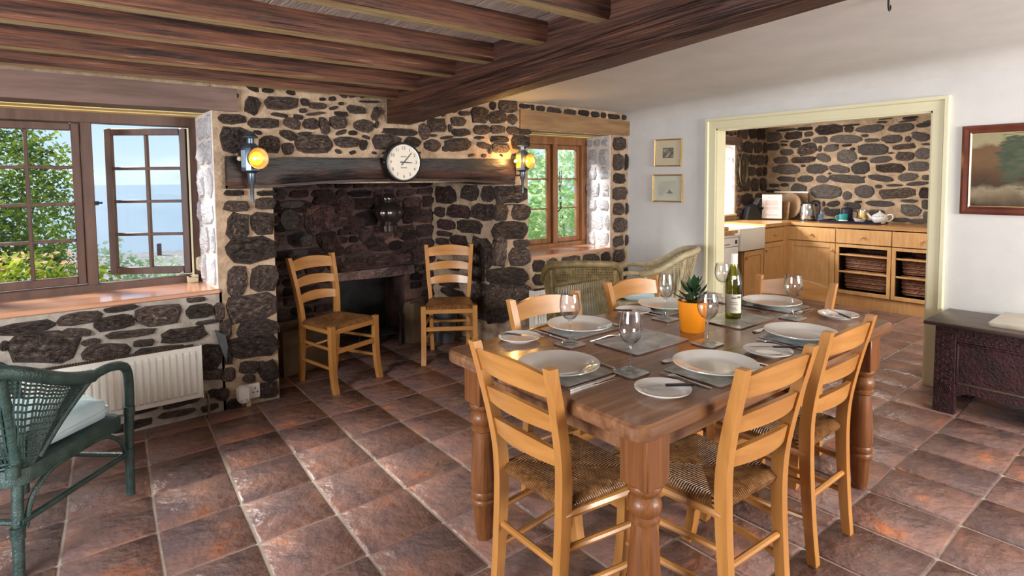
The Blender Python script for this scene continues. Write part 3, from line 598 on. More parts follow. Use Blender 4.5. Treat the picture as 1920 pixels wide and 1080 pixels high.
bm = BM(); box(bm, .222, .245, 4.385, 4.398, 1.32, 1.345, .003); tube(bm, [(.233, 4.386, 1.335), (.26, 4.37, 1.335)], .006, 6); obj('window_catch', bm, M['iron'], win)
win2 = struct('window_2'); fo = M['frame_orange']
bm = BM(); y0, y1 = 4.38, 4.46
box(bm, 3.62, 4.56, y0, y1, 1.815, 1.892, .004); box(bm, 3.62, 4.56, y0, y1, .755, .80, .004)
box(bm, 3.62, 3.69, y0, y1, .80, 1.82, .004); box(bm, 4.475, 4.56, y0, y1, .80, 1.82, .004); box(bm, 4.055, 4.115, y0, y1, .80, 1.82, .004)
obj('window_frame', bm, fo, win2)
sash(win2, fo, .365, 1.01, 1, 3, loc=(3.69, 4.435, .803), mun=.014)
sash(win2, fo, .36, 1.01, 1, 3, loc=(4.115, 4.435, .803), mun=.014)
bm = BM(); prism(bm, [(3.375, 3.955), (4.48, 3.955), (4.555, 4.40), (3.60, 4.40)], .733, .760); obj('window_sill', bm, M['sill'], win2)
bm = BM(); tube(bm, [(4.15, 4.41, 1.12), (4.165, 4.38, 1.16), (4.15, 4.37, 1.22)], .006, 6); obj('window_catch', bm, M['iron'], win2)
win3 = struct('window_3')
bm = BM(); box(bm, 5.40, 6.83, 4.24, 4.29, 1.0, 1.05); box(bm, 5.40, 6.83, 4.24, 4.29, 1.82, 1.87); box(bm, 6.1, 6.15, 4.24, 4.29, 1.0, 1.87); box(bm, 5.4, 5.45, 4.24, 4.29, 1, 1.87); box(bm, 6.78, 6.83, 4.24, 4.29, 1, 1.87)
obj('window_frame', bm, fd, win3)
for x0, x1 in ((5.45, 6.1), (6.15, 6.78)):
    b = BM(); box(b, x0, x1, 4.262, 4.266, 1.05, 1.82); obj('pane', b, M['pane'], win3)

# ------------------------------------------------------------------ outdoors
gm = mat('garden_soil_and_grass', (.05, .08, .02), (.10, .15, .035), 6, rough=.95, bump=.5)
bm = BM(); box(bm, -30, 40, 4.6, 9.2, -.9, -.5); struct('garden_ground', bm, gm, smooth=False)
bm = BM(); prism(bm, [(9.2, -.5), (22, -4.6), (64, -5.0), (64, -9), (9.2, -9)], -80, 120, 'x')
bmat = mat('pebble_beach', (.10, .092, .09), (.20, .185, .18), 1.5, rough=.9, detail=9)
struct('beach_ground', bm, bmat, smooth=False)
sm = mat('sea_water', (.155, .205, .225), (.205, .255, .275), .05, (1, .2, 1), rough=.35, bump=.3, bscale=.6)
bm = BM(); box(bm, -3000, 3000, 56, 4500, -9, -5.02); struct('sea_ground', bm, sm, smooth=False)
def leafmat(name, c1, c2, tr=.45):
    m = mat(name, c1, c2, 1.6, rough=.5, var=.0, lo=.4, hi=.6, detail=3)
    nt = m.node_tree; b = nt.nodes['Principled BSDF']; t = nt.nodes.new('ShaderNodeBsdfTranslucent'); mx = nt.nodes.new('ShaderNodeMixShader')
    src = b.inputs['Base Color'].links[0].from_socket; nt.links.new(src, t.inputs[0]); mx.inputs[0].default_value = tr
    nt.links.new(b.outputs[0], mx.inputs[1]); nt.links.new(t.outputs[0], mx.inputs[2]); nt.links.new(mx.outputs[0], nt.nodes['Material Output'].inputs[0])
    return m
LM = {'dark': leafmat('deep_green_leaf', (.030, .085, .012), (.22, .36, .035)), 'lime': leafmat('yellow_green_leaf', (.20, .30, .02), (.42, .50, .05)),
      'fresh': leafmat('fresh_green_leaf', (.34, .58, .22), (.80, .90, .62), .6), 'pink': leafmat('pink_orange_blossom', (.65, .30, .18), (.75, .48, .25)),
      'lilac': leafmat('lilac_blossom', (.42, .34, .62), (.60, .52, .75))}
def leaves(n, fn, size, seed):
    random.seed(seed); bm = BM()
    for _ in range(n):
        p = Vector(fn()); d = Vector((rnd(-1, 1), rnd(-1, 1), rnd(-.8, .5))).normalized(); u = d.orthogonal().normalized()
        u.rotate(Matrix.Rotation(rnd(0, 6.28), 3, d)); s = size*rnd(.6, 1.3); k = u.cross(d)*s*.12
        q = [bm.verts.new(x) for x in (p, p+d*s*.5+u*s*.24+k, p+d*s, p+d*s*.5-u*s*.24+k)]
        bm.faces.new(q)
    return bm
def ell(cx, cy, cz, rx, ry, rz, inner=.55):
    def f():
        while 1:
            v = Vector((rnd(-1, 1), rnd(-1, 1), rnd(-1, 1)))
            if .05 < v.length < 1: break
        v = v.normalized()*(inner+(1-inner)*rnd(0, 1)**.6)
        v *= 1+.22*noise.noise(v*2.3+Vector((cx, cy, cz)))
        return (cx+v.x*rx, cy+v.y*ry, cz+v.z*rz)
    return f
def shrub(name, label, loc, blobs, n, size, lm, seed, group=None, stems=4, extra=()):
    t = thing(name, label, 'shrub' if name != 'tree' else 'tree', loc, group=group)
    random.seed(seed); fns = [ell(*b) for b in blobs]
    wts = [b[3]*b[4]*b[5] for b in blobs]
    bm = leaves(n, lambda: random.choices(fns, wts)[0](), size, seed)
    o = obj('foliage', bm, LM[lm], t, smooth=False); o['kind'] = 'stuff'
    for i in range(stems):
        b = blobs[i % len(blobs)]; bm = BM()
        tube(bm, catmull([(rnd(-.1, .1), rnd(-.1, .1), 0), (b[0]*.5+rnd(-.1, .1), b[1]*.5, b[2]*.5), (b[0]+rnd(-.2, .2)*b[3], b[1]+rnd(-.2, .2)*b[4], b[2]+b[5]*.4)], 4), [.022*(1-.07*k) for k in range(9)], 6)
        obj('stem', bm, M['lintel_dark'], t)
    for nm, bl, nn, sz, k in extra:
        bm = leaves(nn, ell(*bl), sz, seed+5); o = obj(nm, bm, LM[k], t, smooth=False); o['kind'] = 'stuff'
    return t
shrub('tree', 'tall leafy green tree filling the left panes of the left window', (-.45, 7.6, -.5), [(0, 0, .9, .72, .55, .9, .5), (0, 0, 1.9, .62, .5, .8, .5), (.25, -.1, 1.5, .5, .45, .6, .5), (-.2, 0, 2.6, .45, .4, .5, .5), (.30, 0, 2.1, .32, .3, .35, .4)], 9500, .062, 'dark', 51, stems=5,
      extra=[('new_growth', (.25, -.3, 1.75, .55, .35, .9, .7), 1700, .06, 'lime'), ('blossom', (-.05, -.45, .95, .25, .15, .4, .5), 60, .05, 'lilac')])
shrub('shrub', 'yellow green flowering shrub just outside the left window below the tree', (.0, 5.95, -.5), [(-.25, 0, .95, .55, .35, .48), (.2, 0, .88, .4, .3, .42), (-.75, 0, .95, .5, .3, .46)], 3600, .075, 'lime', 52,
      extra=[('blossom', (-.15, -.15, 1.36, .5, .2, .12, .3), 90, .05, 'pink'), ('blossom', (-.55, -.2, 1.3, .3, .2, .2, .3), 40, .05, 'lilac')])
shrub('shrub', 'low green shrub seen below the open casement', (.82, 6.4, -.5), [(0, 0, .84, .42, .3, .42), (.5, .1, .70, .45, .3, .38), (-.4, .1, .95, .28, .25, .5)], 2600, .06, 'fresh', 53, extra=[('blossom', (-.35, -.1, .85, .1, .1, .15, .3), 30, .05, 'pink')])
shrub('shrub', 'bright leafy bush filling the left light of the small window', (5.05, 6.3, -.5), [(0, 0, .9, .68, .5, .9), (.05, 0, 1.75, .6, .45, .85)], 2500, .13, 'fresh', 54, stems=7)
shrub('shrub', 'bright leafy bush filling the right light of the small window', (6.55, 6.9, -.5), [(0, 0, .9, .7, .5, .9), (0, 0, 1.8, .6, .45, .85)], 2300, .13, 'fresh', 55, stems=6)
bm = BM(); box(bm, 7.4, 7.75, 60, 60.35, -5, -3.9, .03); tag(obj('groyne_post', bm, M['lintel_dark']), 'brown wooden post standing on the grey beach', 'post')

# ================================================================== THINGS
# ------------------------------------------------------------------ rush seats
def rush_mat():
    m = mat('woven_rush', (.20, .080, .027), (.45, .215, .075), 30, rough=.30, c3=(.62, .42, .22))
    nt = m.node_tree; N = nt.nodes.new; L = nt.links.new; b = nt.nodes['Principled BSDF']
    tc = N('ShaderNodeTexCoord'); sp = N('ShaderNodeSeparateXYZ'); L(tc.outputs['Object'], sp.inputs[0])
    def mth(op, a, bb=None):
        n = N('ShaderNodeMath'); n.operation = op
        for i, x in enumerate((a, bb)):
            if x is None: continue
            if isinstance(x, (int, float)): n.inputs[i].default_value = x
            else: L(x, n.inputs[i])
        return n.outputs[0]
    ax = mth('ABSOLUTE', sp.outputs[0]); ay = mth('ABSOLUTE', sp.outputs[1])
    g = mth('GREATER_THAN', ax, ay)
    mx = N('ShaderNodeMix'); L(g, mx.inputs[0]); L(sp.outputs[0], mx.inputs[2]); L(sp.outputs[1], mx.inputs[3])
    wv = mth('SINE', mth('MULTIPLY', mx.outputs[0], 720))
    h = mth('ADD', mth('MULTIPLY', wv, .5), .5)
    nz = N('ShaderNodeTexNoise'); nz.inputs['Scale'].default_value = 60; L(tc.outputs['Object'], nz.inputs[0])
    hh = mth('ADD', h, mth('MULTIPLY', nz.outputs[0], 1.2))
    bp = N('ShaderNodeBump'); bp.inputs['Strength'].default_value = .9; bp.inputs['Distance'].default_value = .006
    L(hh, bp.inputs['Height']); L(bp.outputs[0], b.inputs['Normal'])
    src = b.inputs['Base Color'].links[0].from_socket
    mr = N('ShaderNodeMixRGB'); mr.blend_type = 'MULTIPLY'; mr.inputs[0].default_value = .6; L(src, mr.inputs[1])
    cr = N('ShaderNodeValToRGB'); cr.color_ramp.elements[0].color = (.3, .26, .22, 1); L(h, cr.inputs[0]); L(cr.outputs[0], mr.inputs[2])
    L(mr.outputs[0], b.inputs['Base Color'])
    return m
M['rush'] = rush_mat()
# ------------------------------------------------------------------ dining chair (faces local +y)
POST = catmull([(.143, -.225, 0), (.146, -.205, .2), (.150, -.192, .46), (.164, -.212, .64), (.182, -.275, .905)], 5)
def post_at(z):
    for a, b in zip(POST, POST[1:]):
        if a.z <= z <= b.z:
            t = (z-a.z)/(b.z-a.z); return a.lerp(b, t)
    return POST[-1]
def make_chair(name='dining_chair'):
    t = thing(name, 'x', 'chair', group='rush seated ladder back chairs')
    for s in (-1, 1):
        bm = BM(); secs = []
        for p in POST:
            wx = .030; wy = .044-.012*abs(p.z-.46)/.46
            secs.append([(s*p.x-wx/2, p.y-wy/2, p.z), (s*p.x+wx/2, p.y-wy/2, p.z), (s*p.x+wx/2, p.y+wy/2, p.z), (s*p.x-wx/2, p.y+wy/2, p.z)])
        loft(bm, secs); bmesh.ops.bevel(bm, geom=[e for e in bm.edges if e.calc_face_angle(0) > .6], offset=.004, segments=1, affect='EDGES')
        obj('back_post', bm, M['pine_z'], t)
        bm = BM(); L_ = catmull([(s*.192, .206, 0), (s*.191, .182, .12), (s*.190, .172, .3), (s*.190, .172, .462)], 4)
        bar(bm, L_, .036, .036); bmesh.ops.bevel(bm, geom=[e for e in bm.edges if e.calc_face_angle(0) > .6], offset=.004, segments=1, affect='EDGES')
        obj('front_leg', bm, M['pine_z'], t)
        for z in (.165, .30):
            bm = BM(); a = post_at(z); tube(bm, [(s*a.x, a.y, z+.004), (s*.190, .175, z)], .0115, 8); obj('stretcher', bm, M['pine_y'], t)
        bm = BM(); a = post_at(.42); tube(bm, [(s*a.x, a.y, .418), (s*.190, .172, .418)], .016, 8); obj('seat_rail', bm, M['pine_y'], t)
    for z0, z1, ar in ((.806, .876, .024), (.690, .745, .020), (.574, .629, .020)):
        bm = BM(); secs = []
        for i in range(13):
            u = -1+i/6; q = 1-u*u; zl, zh = z0+.007*q, z1+ar*q
            A, B_ = post_at((z0)), post_at(min(z1, .9)); xl, xh = (A.x-.010)*u, (B_.x-.010)*u; bow = .030*q
            secs.append([(xl, A.y-.009-bow, zl), (xl, A.y+.009-bow, zl), (xh, B_.y+.009-bow, zh), (xh, B_.y-.009-bow, zh)])
        loft(bm, secs); bmesh.ops.bevel(bm, geom=[e for e in bm.edges if e.calc_face_angle(0) > .6], offset=.003, segments=1, affect='EDGES')
        obj('back_rail', bm, M['pine_x'], t, ang=30)
    bm = BM(); a = post_at(.25); tube(bm, [(-a.x, a.y, .25), (a.x, a.y, .25)], .0115, 8); obj('stretcher', bm, M['pine_x'], t)
    bm = BM(); box(bm, -.18, .18, .166, .182, .262, .296, .003); obj('stretcher', bm, M['pine_x'], t)
    bm = BM(); box(bm, -.18, .18, .160, .186, .402, .436, .003); obj('seat_rail', bm, M['pine_x'], t)
    # seat: pillowed rush panel wrapping its rails
    bm = BM(); n = 16; top = {}
    for i in range(n+1):
        for j in range(n+1):
            u, v = -1+2*i/n, -1+2*j/n; hw = .163+(.190-.163)*(v+1)/2
            edge = max(abs(u), abs(v)); ed = 1-edge
            zz = .466-.020*max(0, 1-ed/.14)**2 - .010*ed - .005*max(0, 1-abs(abs(u)-abs(v))/.12)*min(1, ed*4)
            top[i, j] = bm.verts.new((u*hw, -.008+v*.186, zz))
    for i in range(n):
        for j in range(n): bm.faces.new((top[i, j], top[i+1, j], top[i+1, j+1], top[i, j+1]))
    ring = [(i, 0) for i in range(n+1)]+[(n, j) for j in range(1, n+1)]+[(i, n) for i in range(n-1, -1, -1)]+[(0, j) for j in range(n-1, 0, -1)]
    low = [bm.verts.new((top[k].co.x*.97, top[k].co.y*.97, .428)) for k in ring]
    for a in range(len(ring)):
        b = (a+1) % len(ring); bm.faces.new((top[ring[a]], top[ring[b]], low[b], low[a]))
    bm.faces.new(low)
    obj('seat', bm, M['rush'], t, ang=60)
    return t
ch = make_chair()
CH = [((1.392, 1.410, 0), -R(91), 'dining chair at the left end of the table, nearest the camera'),
      ((1.742, 1.125, 0), -R(2.5), 'left dining chair on the near long side, right of the front table leg'),
      ((2.335, 1.155, 0), 0, 'dining chair on the near long side at right, beside the right front table leg'),
      ((1.805, 1.762, 0), R(176), 'dining chair on the far long side, nearer the fireplace'),
      ((2.485, 1.785, 0), R(177), 'dining chair on the far long side between two wicker chairs and the flower pot'),
      ((2.865, 1.455, 0), R(93), 'dining chair at the far right end of the table facing the wine bottle'),
      ((1.607, 4.050, 0), R(199), 'empty dining chair at the left of the hearth turned towards the table'),
      ((2.540, 4.005, 0), R(147), 'empty dining chair at the right of the hearth facing the camera')]
for i, (p, rz, lab) in enumerate(CH):
    o = ch if i == 0 else dup(ch)
    o.location = p; o.rotation_euler = (0, 0, rz); o['label'] = lab
    if i in (0, 5): o.scale = (1.07, 1, 1)

# ------------------------------------------------------------------ dining table
TZ = .785
t = thing('dining_table', 'long dark stained wooden dining table with turned legs, laid for six', 'table', (2.12, 1.45, 0))
bm = BM(); x, y = .912, .490
def slab(bm, x, y, z0, z1, r):
    S_ = [(0, z0), (.004, z0+.006), (.006, z0+.02), (.004, z1-.008), (-.006, z1)]
    loft(bm, [[(px, py, z) for px, py in rrect(-x-d, x+d, -y-d, y+d, r+d, 5)] for d, z in S_])
slab(bm, x, y, TZ-.046, TZ, .05); obj('tabletop', bm, M['table_top'], t, ang=30)
for s in (-1, 1):
    bm = BM(); box(bm, -.75, .75, s*.385-.011, s*.385+.011, TZ-.15, TZ-.046, .002); obj('apron', bm, M['table_top'], t)
    bm = BM(); box(bm, s*.79-.011, s*.79+.011, -.34, .34, TZ-.15, TZ-.046, .002); obj('apron', bm, M['table_top'], t)
LEG = [(.030, 0), (.037, .05), (.043, .13), (.046, .148), (.050, .155), (.050, .168), (.045, .174), (.050, .182), (.050, .20), (.046, .206), (.051, .23), (.050, .28), (.046, .35), (.041, .41), (.036, .448),
       (.046, .455), (.047, .468), (.040, .475), (.050, .49), (.052, .505), (.047, .522), (.037, .532), (.041, .540), (.050, .548), (.053, .558), (.050, .566)]
for sx in (-1, 1):
    for sy in (-1, 1):
        bm = BM(); lathe(bm, LEG, 24); box(bm, -.052, .052, -.052, .052, .566, TZ-.046, .004)
        obj('leg', bm, M['table_leg'], t, loc=(sx*.795, sy*.405, 0), ang=40)

# ------------------------------------------------------------------ tableware
def art(name, cols, seed):
    m = mat(name, cols[0], cols[1], 9, (1, 1.6, 1), rough=.16, lo=.35, hi=.6, c3=cols[2], detail=5, coat=.4); return m
ARTS = [art('sea_view_print', ((.17, .17, .16), (.34, .34, .33), (.50, .47, .45)), 1), art('cliff_print', ((.16, .17, .11), (.37, .35, .31), (.52, .49, .46)), 2), art('harbour_print', ((.10, .19, .20), (.34, .37, .36), (.56, .52, .48)), 3)]
def mat_thing(name, label, cat, x, y, w_, d_, rz, a, group):
    t = thing(name, label, cat, (x, y, TZ), rz, group)
    bm = BM(); loft(bm, [[(px, py, z) for px, py in rrect(-w_/2, w_/2, -d_/2, d_/2, .012, 2)] for z in (.0003, .005)]); obj('cork_backing', bm, M['cork'], t)
    bm = BM(); loft(bm, [[(px, py, z) for px, py in rrect(-w_/2, w_/2, -d_/2, d_/2, .012, 2)] for z in (.005, .0062)]); obj('printed_face', bm, ARTS[a], t)
    return t
SEATS = [  # plate xy, direction the diner faces, words
    ((1.366, 1.452), (1, 0), 'near left end'), ((1.785, 1.105), (0, 1), 'near long side at left'), ((2.426, 1.106), (0, 1), 'near long side at right'),
    ((1.822, 1.800), (0, -1), 'far long side at left'), ((2.462, 1.806), (0, -1), 'far long side at right'), ((2.925, 1.487), (-1, 0), 'far right end')]
def plate_mesh(r, rim):
    k = r/.142; h = rim
    bm = BM(); lathe(bm, [(.078*k, 0), (.084*k, 0), (.090*k, .006), (.139*k, h-.004), (.142*k, h-.001), (.1415*k, h+.001), (.137*k, h), (.100*k, .011), (.092*k, .0075), (.06*k, .0065), (.001, .0065)], 48)
    return mesh_of('dinner_plate', bm, M['ceramic'], True, 50)
BIG, SMALL = plate_mesh(.144, .024), plate_mesh(.088, .018)
for i, ((x, y), d, words) in enumerate(SEATS):
    rz = math.atan2(d[1], d[0])-pi/2
    off = (.03, 0) if i == 0 else (0, 0)
    mat_thing('place_mat', f'picture place mat under the dinner plate at the {words}', 'place mat', x+off[0]*.5, y, .29, .225, rz, i % 3, 'place mats')
    p = obj('dinner_plate', BIG, None, loc=(x, y, TZ+.0064)); tag(p, f'large white dinner plate at the {words} of the table', 'plate', 'dinner plates')
SIDE = [((1.510, 1.842), 'near left end, by the far left table corner', (1.461, 1.924), (1.57, 1.742)), ((1.470, 1.090), 'near long side, at the near table corner', (1.56, 1.029), (1.393, 1.151)),
        ((2.104, 1.081), 'near long side, between the two large plates', (2.198, 1.025), (2.068, 1.136)), ((2.257, 1.855), 'far long side, between the two large plates', (2.153, 1.904), (2.284, 1.743)),
        ((2.800, 1.837), 'far long side, behind the wine bottle', (2.75, 1.90), (2.86, 1.76)), ((2.920, 1.159), 'far right end, by the right table corner', (2.827, 1.058), (2.985, 1.245))]
def knife(label, a, b, z, group, handle='black', L_=.20):
    a, b = Vector((*a, 0)), Vector((*b, 0)); d = (b-a).normalized(); c = (a+b)/2
    t = thing('table_knife', label, 'knife', (c.x, c.y, z), math.atan2(d.y, d.x)-pi/2, group)
    h = L_/2
    bm = BM(); loft(bm, [[(-.005*w_, yy, 0), (.005*w_, yy, 0), (.005*w_, yy, .006), (-.005*w_, yy, .006)] for yy, w_ in ((-h, 1.1), (-h+.01, 1.25), (-.004, 1.0))])
    obj('handle', bm, M['black'] if handle == 'black' else M['blade'], t)
    bm = BM(); loft(bm, [[(-.004, yy, .002), (w_, yy, .002), (w_, yy, .0035), (-.004, yy, .0045)] for yy, w_ in ((-.004, .005), (.01, .009), (h-.02, .009), (h, .0))]); obj('blade', bm, M['blade'], t)
    return t
for (x, y), words, a, b in SIDE:
    p = obj('side_plate', SMALL, None, loc=(x, y, TZ)); tag(p, f'small white side plate of the {words}', 'plate', 'side plates')
    knife(f'black handled knife on side plate, {words}', a, b, TZ+.0195, 'side plate knives', L_=.19)
def fork_mesh():
    bm = BM()
    loft(bm, [[(-w_, yy, z), (w_, yy, z), (w_, yy, z+.003), (-w_, yy, z+.003)] for yy, w_, z in ((-.095, .006, .001), (-.06, .0055, .001), (0, .003, .004), (.035, .003, .007), (.05, .011, .006), (.062, .0125, .004))])
    for k in range(4):
        xx = -.0105+.007*k; box(bm, xx-.0013, xx+.0013, .060, .098, .003, .0055)
    return mesh_of('fork', bm, M['blade'], True)
def spoon_mesh():
    bm = BM()
    loft(bm, [[(-w_, yy, z), (w_, yy, z), (w_*.8, yy, z+.003), (-w_*.8, yy, z+.003)] for yy, w_, z in ((-.09, .006, .001), (-.055, .005, .001), (.02, .003, .005), (.04, .007, .004), (.058, .016, .001), (.075, .018, .0005), (.09, .011, .002), (.096, .003, .004))])
    return mesh_of('spoon', bm, M['blade'], True)
FORK, SPOON = fork_mesh(), spoon_mesh()
for i, ((x, y), d, words) in enumerate(SEATS):
    rz = math.atan2(d[1], d[0])-pi/2; fx, fy = d; rx, ry = fy, -fx
    k = .172 if i != 0 else .165
    o = obj('fork', FORK, None, loc=(x-rx*k, y-ry*k, TZ), rot=(0, 0, rz)); tag(o, f'steel fork left of the dinner plate at the {words}', 'fork', 'dinner forks')
    px, py = x+rx*k, y+ry*k
    knife(f'steel table knife right of the dinner plate at the {words}', (px-fx*.1, py-fy*.1), (px+fx*.1, py+fy*.1), TZ+.0005, 'dinner knives', 'steel', .22)
    o = obj('spoon', SPOON, None, loc=(x+fx*.165+rx*.02, y+fy*.165+ry*.02, TZ), rot=(0, 0, rz+pi/2)); tag(o, f'dessert spoon beyond the dinner plate at the {words}', 'spoon', 'dessert spoons')
GL = [((1.620, 1.655), 'behind the near left dinner plate', 'bowl'), ((1.535, 1.272), 'nearest the camera', 'tall'), ((2.262, 1.665), 'just left of the potted plant', 'tall'),
      ((2.043, 1.300), 'in front of the orange plant pot', 'bowl'), ((2.829, 1.713), 'behind the wine bottle', 'bowl'), ((2.728, 1.285), 'right of the wine bottle', 'bowl')]
def glass_mesh(kind):
    base = [(.0005, .001), (.030, .001), (.034, .002), (.034, .003), (.022, .006), (.008, .012), (.0042, .022), (.0038, .06), (.0045, .088), (.010, .097)]
    bowl = [(.026, .108), (.037, .126), (.042, .148), (.040, .175), (.0345, .203)] if kind == 'bowl' else [(.024, .106), (.034, .122), (.0385, .142), (.038, .165), (.034, .190), (.030, .212)]
    inn = [(r-.0012, z) for r, z in bowl[::-1]]+[(.010, .101), (.0005, .0985)]
    bm = BM(); lathe(bm, base+bowl+inn, 28, cap=False); return mesh_of('wine_glass', bm, M['wineglass'], True, 60)
GM = {k: glass_mesh(k) for k in ('bowl', 'tall')}
for i, ((x, y), words, k) in enumerate(GL):
    mat_thing('coaster', f'square picture coaster under the wine glass {words}', 'coaster', x, y, .098, .098, 0, 2 if i % 2 else 1, 'coasters')
    o = obj('wine_glass', GM[k], None, loc=(x, y, TZ+.0064)); tag(o, f'empty wine glass on a coaster {words}', 'glass', 'wine glasses')
mat_thing('place_mat', 'large centre mat without a plate, left of the orange plant pot', 'place mat', 1.872, 1.492, .335, .225, 0, 0, 'centre mats')
mat_thing('place_mat', 'large centre mat under the wine bottle', 'place mat', 2.500, 1.442, .30, .22, 0, 1, 'centre mats')
# wine bottle
t = thing('wine_bottle', 'open green wine bottle with a white label standing on a centre mat', 'bottle', (2.512, 1.462, TZ+.0064), R(205))
bm = BM(); lathe(bm, [(.001, .008), (.026, .002), (.036, .001), (.0385, .006), (.0385, .150), (.036, .180), (.027, .215), (.0175, .245), (.0150, .262), (.0148, .288)], 32, cap=False)
bg_ = glass('green_bottle_glass', (.60, .64, .10), rough=.03, refl=1.6, tintmix=.6); obj('bottle_glass', bm, bg_, t, ang=60)
wn = glass('green_gold_wine', (.74, .70, .16), refl=.3)
bm = BM(); lathe(bm, [(.001, .009), (.034, .006), (.0368, .012), (.0368, .150), (.034, .178), (.031, .190), (.001, .190)], 28); obj('wine', bm, wn, t, ang=60)
bm = BM(); lathe(bm, [(.0152, .246), (.0158, .250), (.0156, .300), (.0165, .301), (.0165, .306), (.012, .307), (.011, .302)], 24, cap=False); obj('foil_capsule', bm, M['white_enamel'], t)
def cylpatch(r, a0, a1, z0, z1, n=14):
    bm = BM(); loft(bm, [[(rr*cos(a), rr*sin(a), z) for rr, z in ((r, z0), (r+.0005, z0), (r+.0005, z1), (r, z1))] for a in [R(a0+(a1-a0)*k/n) for k in range(n+1)]]); return bm
obj('label', cylpatch(.0388, -52, 62, .030, .118), mat('cream_label', (.64, .60, .50), rough=.6), t)
for z, a0, a1, hh in ((.100, 28, 55, .010), (.098, -10, 24, .006), (.078, -20, 30, .003), (.070, -14, 34, .003), (.052, -20, 22, .003), (.044, -8, 30, .003)):
    obj('label_print', cylpatch(.0394, a0, a1, z, z+hh, 6), M['ink'] if z < .09 else M['slate'], t)
bm = BM(); lathe(bm, [(.010, 0), (.010, .001), (.0005, .0012)], 16); obj('label', bm, M['white_plastic'], t, loc=(.0315, .004, .196), rot=(0, R(72), 0))
# potted plant
t = thing('potted_plant', 'small dark green leafy plant in an orange glazed pot at the table centre', 'plant', (2.180, 1.462, TZ))
bm = BM(); lathe(bm, [(.001, 0), (.048, 0), (.051, .004), (.063, .130), (.064, .134), (.061, .135), (.058, .118), (.001, .116)], 36); obj('pot', bm, M['orange'], t)
bm = BM(); lathe(bm, [(.001, .105), (.057, .105), (.057, .119), (.001, .122)], 20); obj('soil', bm, M['soil'], t)
random.seed(77)
for st in range(3):
    bx, by = rnd(-.018, .018), rnd(-.018, .018); tx, ty = bx*2+rnd(-.02, .02), by*2+rnd(-.02, .02); hh = rnd(.165, .20)
    P = catmull([(bx, by, .115), (bx*1.3, by*1.3, .15), (tx, ty, hh)], 4)
    bm = BM(); tube(bm, P, .003, 6); obj('stem', bm, M['leaf_dark'], t)
    for k in range(10):
        p = P[min(len(P)-1, 2+k*len(P)//12)]; a = k*2.4+st; el_ = .15+.75*k/10+rnd(-.1, .15); Lf = rnd(.058, .084)
        d = Vector((cos(a)*cos(el_), sin(a)*cos(el_), sin(el_))); sd_ = Vector((-sin(a), cos(a), 0)); nn = sd_.cross(d)
        bm = BM(); row = []
        for q, w_ in ((0, .10), (.25, .8), (.5, 1), (.75, .75), (1, .02)):
            c = p+d*Lf*q-nn*(.010*q*q)
            row.append([c-sd_*w_*.0145+nn*.003*w_, c+nn*-.001, c+sd_*w_*.0145+nn*.003*w_, c+nn*.0015])
        loft(bm, row); obj('leaf', bm, M['leaf_dark'], t)

